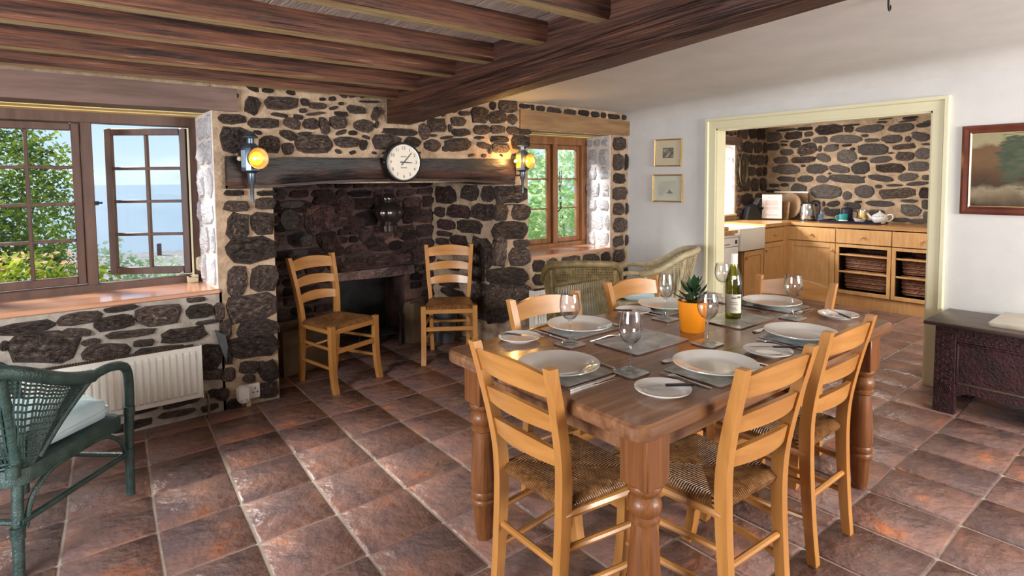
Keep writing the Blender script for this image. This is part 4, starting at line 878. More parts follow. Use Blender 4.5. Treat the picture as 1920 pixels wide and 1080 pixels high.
# ------------------------------------------------------------------ wicker armchairs (face local +y)
def wicker(label, mt, loc, rz, cush, name='wicker_armchair', seed=1, top=.79, wdt=1.0, clabel='', dens=58, mesh=False):
    t = thing(name, label, 'chair', loc, rz, group='wicker tub armchairs'); W = wdt
    rimh = [(-.30*W, .06, .645), (-.315*W, -.10, .69), (-.27*W, -.28, top-.03), (-.15*W, -.385, top), (0, -.415, top+.008), (.15*W, -.385, top), (.27*W, -.28, top-.03), (.315*W, -.10, .69), (.30*W, .06, .645)]
    RIM = catmull(rimh, 6)
    lowh = [(-.252*W, -.165, .41), (-.245*W, -.195, .385), (-.22*W, -.22, .36), (-.12*W, -.265, .35), (0, -.28, .35), (.12*W, -.265, .35), (.22*W, -.22, .36), (.245*W, -.195, .385), (.252*W, -.165, .41)]
    LOW = catmull(lowh, 6)
    bm = BM(); tube(bm, RIM, .027, 10); obj('back_rim', bm, mt, t)
    n = len(RIM); bm = BM()
    def P(s, q):                                        # s along the rim 0..1, q from low 0 to rim 1
        f = s*(n-1); i = min(n-2, int(f)); fr = f-i
        return LOW[i].lerp(LOW[i+1], fr).lerp(RIM[i].lerp(RIM[i+1], fr), q) + Vector((0, -.02*sin(pi*q)*(1 if .2 < s < .8 else .3), 0))
    for k in range(dens+1):                             # upright canes
        s = k/dens; tube(bm, [P(s, q) for q in (0, .33, .66, 1)], .0046, 4)
    o = obj('woven_back', bm, mt, t); o['kind'] = 'stuff'
    bm = BM()
    for q in (.03, .07, .11, .15, .78, .82, .86, .90, .94, .98) + ((.22, .29, .36, .43, .50, .57, .64, .71) if mesh else ()):  # horizontal weavers
        pts = [P(s/44, q)+Vector((0, .004*(-1)**s, 0)) for s in range(45)]; tube(bm, pts, .0042, 4)
    o = obj('woven_band', bm, mt, t); o['kind'] = 'stuff'
    for s in (-1, 1):
        bm = BM(); tube(bm, catmull([(s*.30*W, .05, .645), (s*.305*W, .16, .652), (s*.295*W, .265, .61), (s*.275*W, .305, .48), (s*.265*W, .305, .30), (s*.262*W, .30, 0)], 6), [.020]*25+[.019]*6, 10); obj('front_leg', bm, mt, t)
        bm = BM(); tube(bm, catmull([(s*.245*W, -.27, 0), (s*.235*W, -.25, .22), (s*.225*W, -.235, .42), (s*.25*W, -.30, top-.05)], 5), .019, 10); obj('rear_leg', bm, mt, t)
        bm = BM(); tube(bm, catmull([(s*.30*W, .05, .64), (s*.275*W, -.08, .52), (s*.252*W, -.165, .41)], 4), .014, 8); obj('arm_brace', bm, mt, t)
        bm = BM(); tube(bm, [(s*.25*W, -.255, .20), (s*.262*W, .30, .20)], .013, 8); obj('stretcher', bm, mt, t)
        bm = BM(); tube(bm, catmull([(s*.25*W, -.235, .17), (s*.253*W, -.205, .27), (s*.256*W, -.12, .335), (s*.256*W, 0, .345)], 5), .010, 8); obj('bracket', bm, mt, t)
        bm = BM(); tube(bm, catmull([(s*.262*W, .285, .17), (s*.262*W, .255, .27), (s*.258*W, .17, .335), (s*.256*W, .05, .345)], 5), .010, 8); obj('bracket', bm, mt, t)
        for yy, zz, xx in ((-.255, .395, .232), (-.262, .165, .243), (.303, .40, .272), (.30, .20, .263)):
            bm = BM(); tube(bm, [(s*xx*W, yy, zz-.022), (s*xx*W, yy, zz+.022)], .0235, 10); obj('cane_binding', bm, mt, t)
    for yy, z in ((-.255, .20), (.30, .19)):
        bm = BM(); tube(bm, [(-.255*W, yy, z), (.255*W, yy, z)], .012, 8); obj('stretcher', bm, mt, t)
    bm = BM()                                           # seat deck with rolled apron
    loft(bm, [[(px*q, py*q-.0, z) for px, py in rrect(-.262*W, .262*W, -.265, .30, .06, 4)] for q, z in ((.95, .33), (1.0, .335), (1.0, .375), (.97, .392), (.90, .395))]); obj('seat', bm, mt, t)
    c = BM(); random.seed(seed)
    secs = []
    for q, z in ((.80, .002), (.97, .014), (1.0, .045), (.97, .080), (.82, .108), (.45, .122), (.08, .126)):
        secs.append([(px*q+.008*noise.noise((px*9, py*9, z*30)), py*q+.008*noise.noise((px*9+5, py*9, z*30)), z+.022*noise.noise((px*8*q+3, py*13*q, seed))+.010*noise.noise((px*22*q, py*9*q, seed+4))) for px, py in rrect(-.232*W, .232*W, -.205, .265, .07, 6)])
    loft(c, secs)
    cu = thing('seat_cushion', clabel, 'cushion', (loc[0], loc[1], .397), rz, group='pale blue chair cushions')
    obj('cover', c, M['cushion'], cu, ang=80)
    bm = BM(); tube(bm, [(px*1.0, py*1.0, .044) for px, py in rrect(-.234*W, .234*W, -.207, .267, .07, 5)], .004, 6, closed=True); obj('piping', bm, M['cushion'], cu)
    return t
wicker('green painted wicker armchair by the left radiator, seen from behind', M['green'], (-.150, 3.115, 0), -R(41), True, clabel='pale blue cushion on the green wicker armchair', top=.805, wdt=.98, dens=84, mesh=True)
wicker('olive wicker armchair with its back turned, before the small window', M['olive'], (3.26, 3.21, 0), -R(42), True, seed=2, clabel='pale cushion on the olive wicker armchair by the small window', top=.84, wdt=.93, dens=80)
wicker('straw coloured wicker armchair turned sideways beside the white wall', M['straw'], (4.15, 3.24, 0), R(37), True, seed=3, clabel='pale cushion on the straw wicker armchair beside the white wall', top=.83, wdt=.88, dens=46)

# ------------------------------------------------------------------ radiators
def radiator(name, label, x0, x1, y0, y1, z0, z1, pitch=.0345):
    t = thing(name, label, 'radiator', ((x0+x1)/2, (y0+y1)/2, z0)); cx, cy = (x0+x1)/2, (y0+y1)/2
    hx, hy, hh = (x1-x0)/2, (y1-y0)/2, z1-z0
    bm = BM(); box(bm, -hx, hx, -hy+.012, hy, 0, hh-.012, .004); obj('body', bm, M['white_enamel'], t)
    bm = BM(); n = int(2*hx/pitch); pr = []
    for k in range(n):
        a = -hx+.02+(2*hx-.04)*k/n; p = (2*hx-.04)/n
        pr += [(a, -hy+.002), (a+p*.18, -hy-.009), (a+p*.62, -hy-.009), (a+p*.80, -hy+.002)]
    pr = [(-hx, -hy+.003)]+pr+[(hx, -hy+.003)]
    loft(bm, [[(px, max(py, -hy-.012) if q else -hy+.0035-.001*0, z) for px, py in pr]+[(hx, -hy+.013, z), (-hx, -hy+.013, z)] for z, q in ((.004, 0), (.028, 0), (.042, 1), (hh-.050, 1), (hh-.034, 0), (hh-.006, 0))])
    obj('front_panel', bm, M['white_enamel'], t, ang=25)
    bm = BM(); box(bm, -hx, hx, -hy-.002, hy, hh-.014, hh-.006); obj('top_cover', bm, M['white_enamel'], t)
    bm = BM(); k = -hx+.02
    while k < hx-.03: box(bm, k, k+.006, -hy+.008, hy-.008, hh-.006, hh-.002); k += .0125
    o = obj('top_grille', bm, M['shade'], t, smooth=False); o['kind'] = 'stuff'
    for s in (-1, 1):
        bm = BM(); box(bm, s*(hx+.001)-.004, s*(hx+.001)+.004, -hy-.003, hy, -.001, hh-.003, .002); obj('side_panel', bm, M['white_enamel'], t)
    bm = BM(); tube(bm, [(hx-.03, 0, .02), (hx+.02, 0, .02), (hx+.035, 0, 0), (hx+.035, 0, -z0)], .008, 8); obj('pipe', bm, M['brass'], t)
    for s in (-1, 1):
        bm = BM(); box(bm, s*hx*.7-.012, s*hx*.7+.012, hy-.002, hy+(3.972-y1), .05, hh-.05); obj('bracket', bm, M['white_enamel'], t)
    return t
radiator('radiator', 'long white ribbed radiator below the left window', -.42, .680, 3.868, 3.93, .150, .478)
radiator('radiator', 'white ribbed radiator under the small window behind the chairs', 3.34, 4.35, 3.868, 3.93, .12, .468)

# ------------------------------------------------------------------ carriage lamps
def carriage_lamp(label, loc, yaw, glow):
    t = thing('carriage_lamp', label, 'lamp', loc, yaw, group='brass and grey carriage lamps'); g = M['gunmetal']
    # body faces local -y, wall at +y
    bm = BM(); oct_ = lambda w_, d_: [(-w_, -d_*.55), (-w_*.6, -d_), (w_*.6, -d_), (w_, -d_*.55), (w_, d_*.6), (w_*.6, d_), (-w_*.6, d_), (-w_, d_*.6)]
    loft(bm, [[(x, y, z) for x, y in oct_(.048*q, .050*q)] for q, z in ((.55, -.085), (.98, -.075), (1, -.07), (1, .062), (.92, .072), (.5, .095))]); obj('body', bm, g, t, ang=25)
    for s in (-1, 1):
        bm = BM(); box(bm, s*.048-.002, s*.048+.002, -.024, .026, -.055, .052, .001); obj('side_pane', bm, M['amber'] if (glow and s < 0) else mat('pale_lamp_pane', (.30, .42, .52), rough=.15), t)
    bm = BM(); lathe(bm, [(.022, .09), (.022, .125), (.045, .130), (.047, .136), (.030, .150), (.026, .160), (.012, .168), (.001, .17)], 20); obj('chimney', bm, g, t)
    bm = BM(); lathe(bm, [(.028, -.092), (.030, -.088), (.022, -.084)], 16); lathe(bm, [(.021, -.150), (.024, -.146), (.024, -.09), (.020, -.088)], 16); obj('candle_socket', bm, g, t)
    bm = BM(); lathe(bm, [(.005, -.275), (.010, -.272), (.012, -.16), (.016, -.155), (.016, -.148)], 12); obj('handle', bm, g, t)
    rotm = (R(90), 0, 0)
    bm = BM(); lathe(bm, [(.050, 0), (.054, .006), (.063, .030), (.0675, .040), (.066, .046), (.060, .044), (.048, .022), (.043, .017)], 36, cap=False); obj('lens_rim', bm, M['brass'], t, loc=(0, -.046, 0), rot=rotm)
    bm = BM(); lathe(bm, [(.001, .006), (.028, .010), (.042, .016), (.045, .014), (.045, 0)], 32); obj('lens', bm, M['amber'], t, loc=(0, -.048, 0), rot=rotm)
    bm = BM(); lathe(bm, [(.0008, 0), (.009, .001), (.011, .004), (.001, .006)], 16); obj('bulb', bm, M['bulb'], t, loc=(-.012, -.0585, 0), rot=rotm)
    bm = BM(); lathe(bm, [(.001, 0), (.014, 0), (.015, .02), (.010, .026), (.001, .028)], 12); obj('knob', bm, M['cream_plastic'], t, loc=(-.048, .02, .0), rot=(0, R(-90), 0))
    d = 3.955-loc[1]
    bm = BM(); box(bm, -.012, .012, .04, d+.03, -.05, .05, .003); box(bm, -.02, .02, d-.012, d+.012, -.13, .06, .004); tube(bm, [(0, d-.01, -.12), (0, .0, -.12)], .008, 8); obj('wall_bracket', bm, M['iron'], t)
    return t
carriage_lamp('glowing carriage lamp on the wall left of the mantel beam', (1.000, 3.850, 1.600), R(14), False)
carriage_lamp('glowing carriage lamp on the wall beside the small window', (3.205, 3.850, 1.615), R(8), True)
def glow(loc, e, r=.03): lamp('lamp_glow', 'POINT', loc, e, (1, .55, .16), size=(r, r))
glow((1.03, 3.74, 1.585), .8); glow((3.22, 3.74, 1.60), .8); glow((3.09, 3.845, 1.63), 4.2, .02)

# ------------------------------------------------------------------ wall clock
t = thing('wall_clock', 'round black wall clock with white face above the mantel beam', 'clock', (2.068, 3.912, 1.592)); t.scale = (1.1, 1.05, 1.1)
ry = (R(90), 0, 0)
bm = BM(); lathe(bm, [(.127, -.0), (.133, .004), (.135, .05), (.131, .062), (.122, .064), (.119, .056), (.118, .048), (.001, .048)], 56); obj('case', bm, M['black'], t, rot=ry)
bm = BM(); lathe(bm, [(.119, .0485), (.119, .050), (.001, .050)], 56); obj('face', bm, M['dialwhite'], t, rot=ry)
bm = BM(); lathe(bm, [(.117, .053), (.1205, .0535), (.1205, .050)], 56, cap=False); obj('chrome_ring', bm, M['steel'], t, rot=ry)
def text(name, s, size, loc, mt, parent, rot=(R(90), 0, 0), align='CENTER', ext=.0004):
    cu = bpy.data.curves.new(name, 'FONT'); cu.body = s; cu.size = size; cu.align_x = align; cu.align_y = 'CENTER'; cu.extrude = ext
    cu.materials.append(mt); q = bpy.data.objects.new('tmp', cu); C.objects.link(q)
    dg = bpy.context.evaluated_depsgraph_get(); dg.update(); me = bpy.data.meshes.new_from_object(q.evaluated_get(dg)); bpy.data.objects.remove(q)
    if not me.materials: me.materials.append(mt)
    o = bpy.data.objects.new(name, me); C.objects.link(o); o.parent = parent; o.location = loc; o.rotation_euler = rot; return o
for k in range(1, 13):
    a = R(90-30*k); text('numeral', str(k), .030, (.094*cos(a), -.0507, .094*sin(a)), M['black'], t)
def hand(name, ang, ln, w_, y):
    bm = BM(); a = R(90-ang); d = Vector((cos(a), 0, sin(a))); n_ = Vector((-sin(a), 0, cos(a)))
    loft(bm, [[tuple(d*q+n_*ww*sg+Vector((0, yy, 0))) for sg, yy in ((-1, y), (1, y), (1, y-.0012), (-1, y-.0012))] for q, ww in ((-.026, w_*1.1), (0, w_), (ln*.55, w_), (ln*.9, w_*.7), (ln, w_*.2))]); obj(name, bm, M['black'], t)
hand('minute_hand', 43, .092, .0035, -.0525); hand('hour_hand', 93, .066, .0045, -.0515)
for z, w_ in ((.038, .022), (-.036, .024)):
    bm = BM(); box(bm, -w_, w_, -.0510, -.0504, z-.004, z+.004); obj('dial_print', bm, mat('dial_print_grey', (.34, .30, .24), rough=.7), t, rot=(0, 0, 0))
for s in (-1, 1):
    bm = BM(); lathe(bm, [(.004, 0), (.005, .004), (.001, .007)], 10); obj('side_screw', bm, M['steel'], t, loc=(s*.133, -.035, 0), rot=(0, s*R(90), 0))

# ------------------------------------------------------------------ hearth things
t = thing('oil_lantern', 'dark ribbed metal lantern hanging on the sooty fireplace back', 'lantern', (2.36, 4.70, 1.0)); t.scale = (1.15, 1.15, 1)
bm = BM(); secs = []
for r_, z in ((.03, .0), (.06, .01), (.065, .06), (.05, .08), (.085, .12), (.105, .16), (.105, .19), (.08, .24), (.045, .27), (.055, .29), (.055, .31), (.03, .34)):
    secs.append([(r_*(1+.05*cos(12*2*pi*j/48))*cos(2*pi*j/48), r_*(1+.05*cos(12*2*pi*j/48))*sin(2*pi*j/48), z) for j in range(48)])
loft(bm, secs); obj('body', bm, mat('tarnished_metal', (.16, .13, .12), rough=.22, metal=.9), t)
bm = BM(); tube(bm, catmull([(-.05, 0, .30), (-.04, 0, .42), (0, 0, .45), (.04, 0, .42), (.05, 0, .30)], 4), .005, 6); obj('handle', bm, M['iron'], t)
bm = BM(); tube(bm, [(0, 0, .455), (0, .06, .465), (0, .10, .465)], .006, 6); obj('hook', bm, M['iron'], t)
t = thing('log_box', 'tan board box beside the left chair in the hearth', 'box', (1.46, 4.56, 0), R(14))
bm = BM(); box(bm, -.19, .19, -.15, .15, 0, .02); box(bm, -.19, .19, -.15, -.135, .02, .34); box(bm, -.19, .19, .135, .15, .02, .34); obj('body', bm, M['log_box'], t, smooth=False)
for s in (-1, 1): b = BM(); box(b, s*.1825-.0075, s*.1825+.0075, -.134, .134, .02, .34); obj('end_panel', b, M['log_box'], t, smooth=False)
t = thing('fire_grate', 'black iron fire grate with upright dogs in the dark hearth niche', 'grate', (2.25, 4.72, 0))
for s in (-1, 1):
    bm = BM(); tube(bm, catmull([(s*.14, -.13, 0), (s*.14, -.13, .10), (s*.14, -.14, .24), (s*.14, -.12, .29)], 4), [.014]*5+[.011]*8, 8); tube(bm, [(s*.14, -.13, .09), (s*.14, .10, .09), (s*.14, .10, 0)], .012, 8); obj('fire_dog', bm, M['iron'], t)
for k in range(6):
    bm = BM(); y = -.09+.035*k; tube(bm, [(-.15, y, .105), (.15, y, .105)], .008, 6); obj('bar', bm, M['iron'], t)
t = thing('coal_bucket', 'grey lined bucket behind the right hearth chair', 'bucket', (2.76, 4.44, 0))
bm = BM(); lathe(bm, [(.001, 0), (.085, 0), (.115, .22), (.118, .225), (.112, .225), (.083, .012), (.001, .012)], 28); obj('body', bm, M['slate'], t)
bm = BM(); tube(bm, catmull([(-.115, 0, .21), (-.09, -.06, .13), (0, -.135, .09), (.09, -.06, .13), (.115, 0, .21)], 4), .004, 6); obj('handle', bm, M['iron'], t)
t = thing('paper_sack', 'tan paper sack leaning by the fireplace niche', 'bag', (2.565, 4.63, 0), R(20))
bm = BM(); loft(bm, [[(px*q+.012*noise.noise((px*9, py*9, z*8)), py*q+.012*noise.noise((px*9+4, py*9, z*8)), z) for px, py in rrect(-.11, .11, -.07, .07, .03, 3)] for q, z in ((1, 0), (1.05, .08), (1, .2), (.92, .30), (.8, .36))]); obj('sack', bm, M['log_box'], t)
bm = BM(); box(bm, -.09, .09, -.02, .02, .352, .375, .004); obj('folded_top', bm, M['log_box'], t)

# ------------------------------------------------------------------ sockets and small wall things
t = thing('wall_socket', 'white double socket low on the left pier', 'socket', (.985, 3.944, .095))
bm = BM(); box(bm, -.045, .045, 0, .02, -.048, .048, .004); obj('plate', bm, M['white_plastic'], t)
for x, z in ((.015, .018), (.002, -.008), (.028, -.008)): b = BM(); box(b, x-.004, x+.004, -.001, .002, z-.004, z+.004); obj('pin_hole', b, M['black'], t)
bm = BM(); box(bm, -.040, -.012, .004, .020, -.15, -.048, .002); obj('conduit', bm, M['cream_plastic'], t)
t = thing('plug_in_diffuser', 'white rounded plug-in device on the low socket', 'plug', (.918, 3.925, .100))
bm = BM(); loft(bm, [[(x*q, y, z*q2) for x, z in rrect(-.036, .036, -.055, .055, .03, 6)] for y, q, q2 in ((.02, .9, .92), (.0, 1, 1), (-.025, 1, 1), (-.037, .85, .9))]); obj('body', bm, M['white_plastic'], t)
for s in (-1, 1): b = BM(); lathe(b, [(.001, 0), (.008, 0), (.009, .003), (.001, .003)], 12); obj('vent_dot', b, mat('pale_grey_plastic', (.50, .46, .48)), t, loc=(s*.014, -.036, -.033), rot=ry)
bm = BM(); box(bm, -.03, .03, .02, .04, -.03, .03); obj('plug', bm, M['white_plastic'], t)
t = thing('slate_wedge', 'grey slate wedge built into the pier corner above the socket', 'slate', (.815, 3.955, .44))
bm = BM(); prism(bm, [(-.035, .09), (.018, .055), (.03, -.02), (.02, -.12), (-.005, -.04)], -.02, .02, 'y'); obj('slate', bm, M['slate'], t)
t = thing('alarm_sensor', 'cream oval alarm sensor on the right post of the left window', 'sensor', (.792, 4.385, .905))
bm = BM(); loft(bm, [[(x*q, y, z*q) for x, z in rrect(-.027, .027, -.048, .048, .02, 5)] for y, q in ((.012, 1), (-.012, 1), (-.02, .85))]); obj('body', bm, M['cream_plastic'], t)
bm = BM(); tube(bm, [(.0, .0, -.046), (.002, .004, -.112)], .0025, 6); obj('cable', bm, M['cream_plastic'], t)
t = thing('sensor_box', 'small cream box with a clip on the left window sill', 'box', (.735, 4.355, .787))
bm = BM(); box(bm, -.032, .032, -.018, .018, 0, .033, .003); obj('body', bm, M['cream_plastic'], t)
bm = BM(); box(bm, -.034, .034, -.020, .020, .034, .048, .003); obj('lid', bm, M['cream_plastic'], t)
bm = BM(); tube(bm, [(-.045, -.02, .05), (-.03, -.024, .052), (-.015, -.022, .042)], .006, 6); obj('clip', bm, M['iron'], t)
t = thing('ceiling_hook', 'black iron hook in the white ceiling above the table', 'hook', (2.92, .985, 2.24))
bm = BM(); tube(bm, catmull([(0, 0, .03), (0, 0, -.02), (.004, 0, -.045), (.014, 0, -.055), (.024, 0, -.045), (.026, 0, -.03)], 4), [.0045]*18+[.003]*3, 8); obj('shank', bm, M['iron'], t)
bm = BM(); lathe(bm, [(.012, -.004), (.012, 0.02), (.005, .022)], 12); obj('plate', bm, M['iron'], t)

# ------------------------------------------------------------------ pictures
def picture(name, label, y0, y1, z0, z1, mt, fw_, face, cat='picture', tilt=0, mat_=None, extra=None, X=4.738):
    t = thing(name, label, cat, (X, (y0+y1)/2, (z0+z1)/2), group=None); hy, hz = (y0-y1)/2, (z1-z0)/2; hy = abs(hy)
    t.rotation_euler = (tilt, 0, 0)
    pr = [(0, 0), (-.014, .002), (-.020, fw_*.3), (-.012, fw_*.7), (-.016, fw_*.85), (-.008, fw_), (0, fw_)]
    cor = [(-hy, -hz), (hy, -hz), (hy, hz), (-hy, hz)]
    for k in range(4):
        (a0, b0), (a1, b1) = cor[k], cor[(k+1) % 4]; bm = BM()
        sg = lambda v: (v > 0)-(v < 0)
        loft(bm, [[(dx, a-sg(a)*d, b-sg(b)*d) for dx, d in pr] for a, b in ((a0, b0), (a1, b1))]); obj('frame_rail', bm, mt, t, ang=30)
    bm = BM(); box(bm, -.005, -.002, -hy+fw_*.9, hy-fw_*.9, -hz+fw_*.9, hz-fw_*.9); obj('painting' if mat_ is None else 'mount', bm, face if mat_ is None else mat_, t, smooth=False)
    if extra: extra(t, hy, hz)
    return t
def painting_mat():
    m = mat('landscape_painting', (.04, .025, .018), (.12, .085, .05), 14, (1, 1, 2.5), rough=.6, spec=.2)
    nt = m.node_tree; N = nt.nodes.new; L = nt.links.new; b = nt.nodes['Principled BSDF']
    tc = N('ShaderNodeTexCoord'); sp = N('ShaderNodeSeparateXYZ'); L(tc.outputs['Object'], sp.inputs[0])
    nz = N('ShaderNodeTexNoise'); nz.inputs['Scale'].default_value = 9; nz.inputs['Detail'].default_value = 9; L(tc.outputs['Object'], nz.inputs[0])
    ma = N('ShaderNodeMath'); ma.operation = 'MULTIPLY_ADD'; ma.inputs[1].default_value = .16; L(nz.outputs[0], ma.inputs[0]); L(sp.outputs[2], ma.inputs[2])
    mr = N('ShaderNodeMapRange'); mr.inputs[1].default_value = -.17; mr.inputs[2].default_value = .33; L(ma.outputs[0], mr.inputs[0])
    cr = N('ShaderNodeValToRGB'); L(mr.outputs[0], cr.inputs[0]); e = cr.color_ramp.elements
    e[0].position = 0; e[0].color = (.035, .022, .018, 1); e[1].position = 1; e[1].color = (.30, .28, .17, 1)
    for p, c in ((.14, (.16, .12, .075)), (.24, (.28, .23, .15)), (.32, (.06, .04, .025)), (.44, (.10, .055, .03)), (.60, (.17, .10, .05)), (.80, (.16, .09, .045)), (.88, (.34, .30, .17))):
        q = e.new(p); q.color = (*c, 1)
    # dark conifer mass
    vm = N('ShaderNodeVectorMath'); vm.operation = 'MULTIPLY_ADD'; vm.inputs[1].default_value = (0, 1.5, .8); vm.inputs[2].default_value = (0, -.24, -.06); L(tc.outputs['Object'], vm.inputs[0])
    ln = N('ShaderNodeVectorMath'); ln.operation = 'LENGTH'; L(vm.outputs[0], ln.inputs[0])
    n2 = N('ShaderNodeTexNoise'); n2.inputs['Scale'].default_value = 22; n2.inputs['Detail'].default_value = 6; mp = N('ShaderNodeMapping'); mp.inputs['Scale'].default_value = (1, .6, 2); L(tc.outputs['Object'], mp.inputs[0]); L(mp.outputs[0], n2.inputs[0])
    m2 = N('ShaderNodeMath'); m2.operation = 'MULTIPLY_ADD'; m2.inputs[1].default_value = .28; L(n2.outputs[0], m2.inputs[0]); L(ln.outputs['Value'], m2.inputs[2])
    lt = N('ShaderNodeMapRange'); lt.inputs[1].default_value = .235; lt.inputs[2].default_value = .285; lt.inputs[3].default_value = 1; lt.inputs[4].default_value = 0; L(m2.outputs[0], lt.inputs[0])
    mx = N('ShaderNodeMixRGB'); L(lt.outputs[0], mx.inputs[0]); L(cr.outputs[0], mx.inputs[1])
    c2 = N('ShaderNodeValToRGB'); c2.color_ramp.elements[0].color = (.025, .035, .025, 1); c2.color_ramp.elements[1].color = (.12, .14, .085, 1); L(n2.outputs[0], c2.inputs[0]); L(c2.outputs[0], mx.inputs[2])
    L(mx.outputs[0], b.inputs['Base Color'])
    return m
def slip(t, hy, hz):
    for a in ((-hy+.050, -hy+.056, -hz+.05, hz-.05), (hy-.056, hy-.050, -hz+.05, hz-.05), (-hy+.056, hy-.056, -hz+.05, -hz+.056), (-hy+.056, hy-.056, hz-.056, hz-.05)):
        b = BM(); box(b, -.009, -.004, *a); obj('gilt_slip', b, M['gilt'], t, smooth=False)
picture('landscape_painting', 'large framed landscape painting of a river and conifer on the right wall', .28, 1.140, 1.202, 1.782, M['mahogany'], .055, painting_mat(), 'painting', extra=slip)
pm = mat('cream_mount', (.60, .55, .40), rough=.25, coat=.6); pm2 = mat('pale_green_mount', (.58, .60, .50), rough=.25, coat=.6)
etch = mat('grey_etching', (.08, .07, .06), (.42, .40, .33), 26, rough=.3, detail=8); wash = mat('pale_watercolour', (.44, .45, .38), (.56, .56, .47), 5, rough=.3)
def p1(t, hy, hz):
    b = BM(); box(b, -.0062, -.005, -.062, .062, -.05, .048); obj('print_border', b, M['slate'], t, smooth=False)
    b = BM(); box(b, -.0068, -.0062, -.056, .056, -.044, .042); obj('etching', b, etch, t, smooth=False)
def p2(t, hy, hz):
    b = BM(); box(b, -.0062, -.005, -.105, .105, -.075, .07); obj('watercolour', b, wash, t, smooth=False)
    b = BM(); prism(b, [(-.07, -.05), (-.03, -.022), (-.02, .0), (-.008, -.035), (.02, -.05)], -.0068, -.0062, 'x'); obj('painted_hill', b, mat('slate_wash', (.20, .20, .17)), t, smooth=False)
picture('framed_print', 'small gilt framed etching with cream mount, upper of two on the white wall', 3.31, 3.622, 1.572, 1.842, M['gilt'], .014, None, tilt=R(1), mat_=pm, extra=p1)
picture('framed_print', 'small gilt framed pale watercolour, lower of two on the white wall', 3.295, 3.644, 1.224, 1.498, M['gilt'], .016, None, mat_=pm2, extra=p2)

# ------------------------------------------------------------------ oak chest
cx0, cx1, cy0, cy1 = 4.245, 4.70, -.22, 1.125
t = thing('oak_chest', 'dark carved oak chest against the right wall below the painting', 'chest', (4.47, .45, 0))
hx, hy = .228, .672; ok = M['oakdark']
bm = BM(); prism(bm, [(-hx-.04, .542), (-hx-.045, .552), (-hx-.04, .566), (hx+.01, .566), (hx+.01, .542)], -hy-.05, hy+.05, 'y'); bmesh.ops.bevel(bm, geom=list(bm.edges), offset=.003, affect='EDGES'); obj('lid', bm, M['oaklid'], t)
for y in (-hy+.055, -.055, hy-.055-.0):
    bm = BM(); full = abs(y) > .3; box(bm, -hx, -hx+.045, y-.055, y+.055, 0 if full else .17, .542, .004); obj('stile', bm, ok, t)
    bm = BM()
    for k in range(15):
        for s in (-1, 1):
            z = .19+.0225*k; a0 = 0 if (k+(s > 0)) % 2 else 180
            tube(bm, [(-hx-.002, y+s*.022+.014*cos(R(a0+22*q)), z+.012*sin(R(a0+22*q))) for q in range(9)], .0032, 4)
    for r_ in (.012, .024, .034): tube(bm, [(-hx-.002, y+r_*cos(2*pi*q/18), .155+.0+r_*sin(2*pi*q/18)) for q in range(18)], .003, 4, closed=True)
    o = obj('carving', bm, ok, t); o['kind'] = 'stuff'
for y in (-hy+.055, hy-.055):
    bm = BM(); box(bm, hx-.045, hx, y-.055, y+.055, 0, .542, .004); obj('stile', bm, ok, t)
for y0, y1 in ((-hy+.11, -.11), (0, hy-.11)):
    bm = BM(); box(bm, -hx+.004, -hx+.03, y0, y1, .452, .542, .003); obj('rail', bm, ok, t)
    bm = BM()
    for k in range(int((y1-y0)/.036)):
        for s in (-1, 1):
            yy = y0+.02+.036*k; a0 = 90 if s > 0 else -90
            tube(bm, [(-hx+.002, yy+.014*cos(R(a0+22*q)), .497+s*.018+.012*sin(R(a0+22*q))) for q in range(9)], .003, 4)
    o = obj('carving', bm, ok, t); o['kind'] = 'stuff'
    bm = BM(); prism(bm, [(y0, .16), (y0+.03, .13), (y0+.06, .145), (y1-.06, .145), (y1-.03, .13), (y1, .115), (y1, .195), (y0, .195)], -hx+.004, -hx+.03, 'x'); obj('rail', bm, ok, t)
    bm = BM(); box(bm, -hx+.016, -hx+.028, y0, y1, .19, .46); obj('panel', bm, ok, t)
    for a in ((y0, y0+.012, .195, .452), (y1-.012, y1, .195, .452), (y0, y1, .195, .207), (y0, y1, .44, .452)):
        b = BM(); box(b, -hx+.002, -hx+.018, *a, .003); obj('moulding', b, M['oaklid'] if a[3] < .21 else ok, t)
bm = BM(); box(bm, -hx+.03, hx-.02, hy-.02, hy-.005, .15, .542); box(bm, -hx+.03, hx-.02, -hy+.005, -hy+.02, .15, .542); obj('end_panel', bm, ok, t)
bm = BM(); box(bm, hx-.02, hx-.005, -hy+.05, hy-.05, .15, .542); obj('back_panel', bm, ok, t)
t = tag(obj('stone_slab', None or (lambda b: (loft(b, [[(x*q, y*q, z) for x, y in rrect(-.19, .22, -.30, .19, .012, 3)] for q, z in ((.99, 0), (1, .004), (1, .020), (.985, .024))]), b)[1])(BM()), M['marble'], loc=(4.49, .69, .5665)), 'pale stone slab lying on the dark oak chest', 'slab')

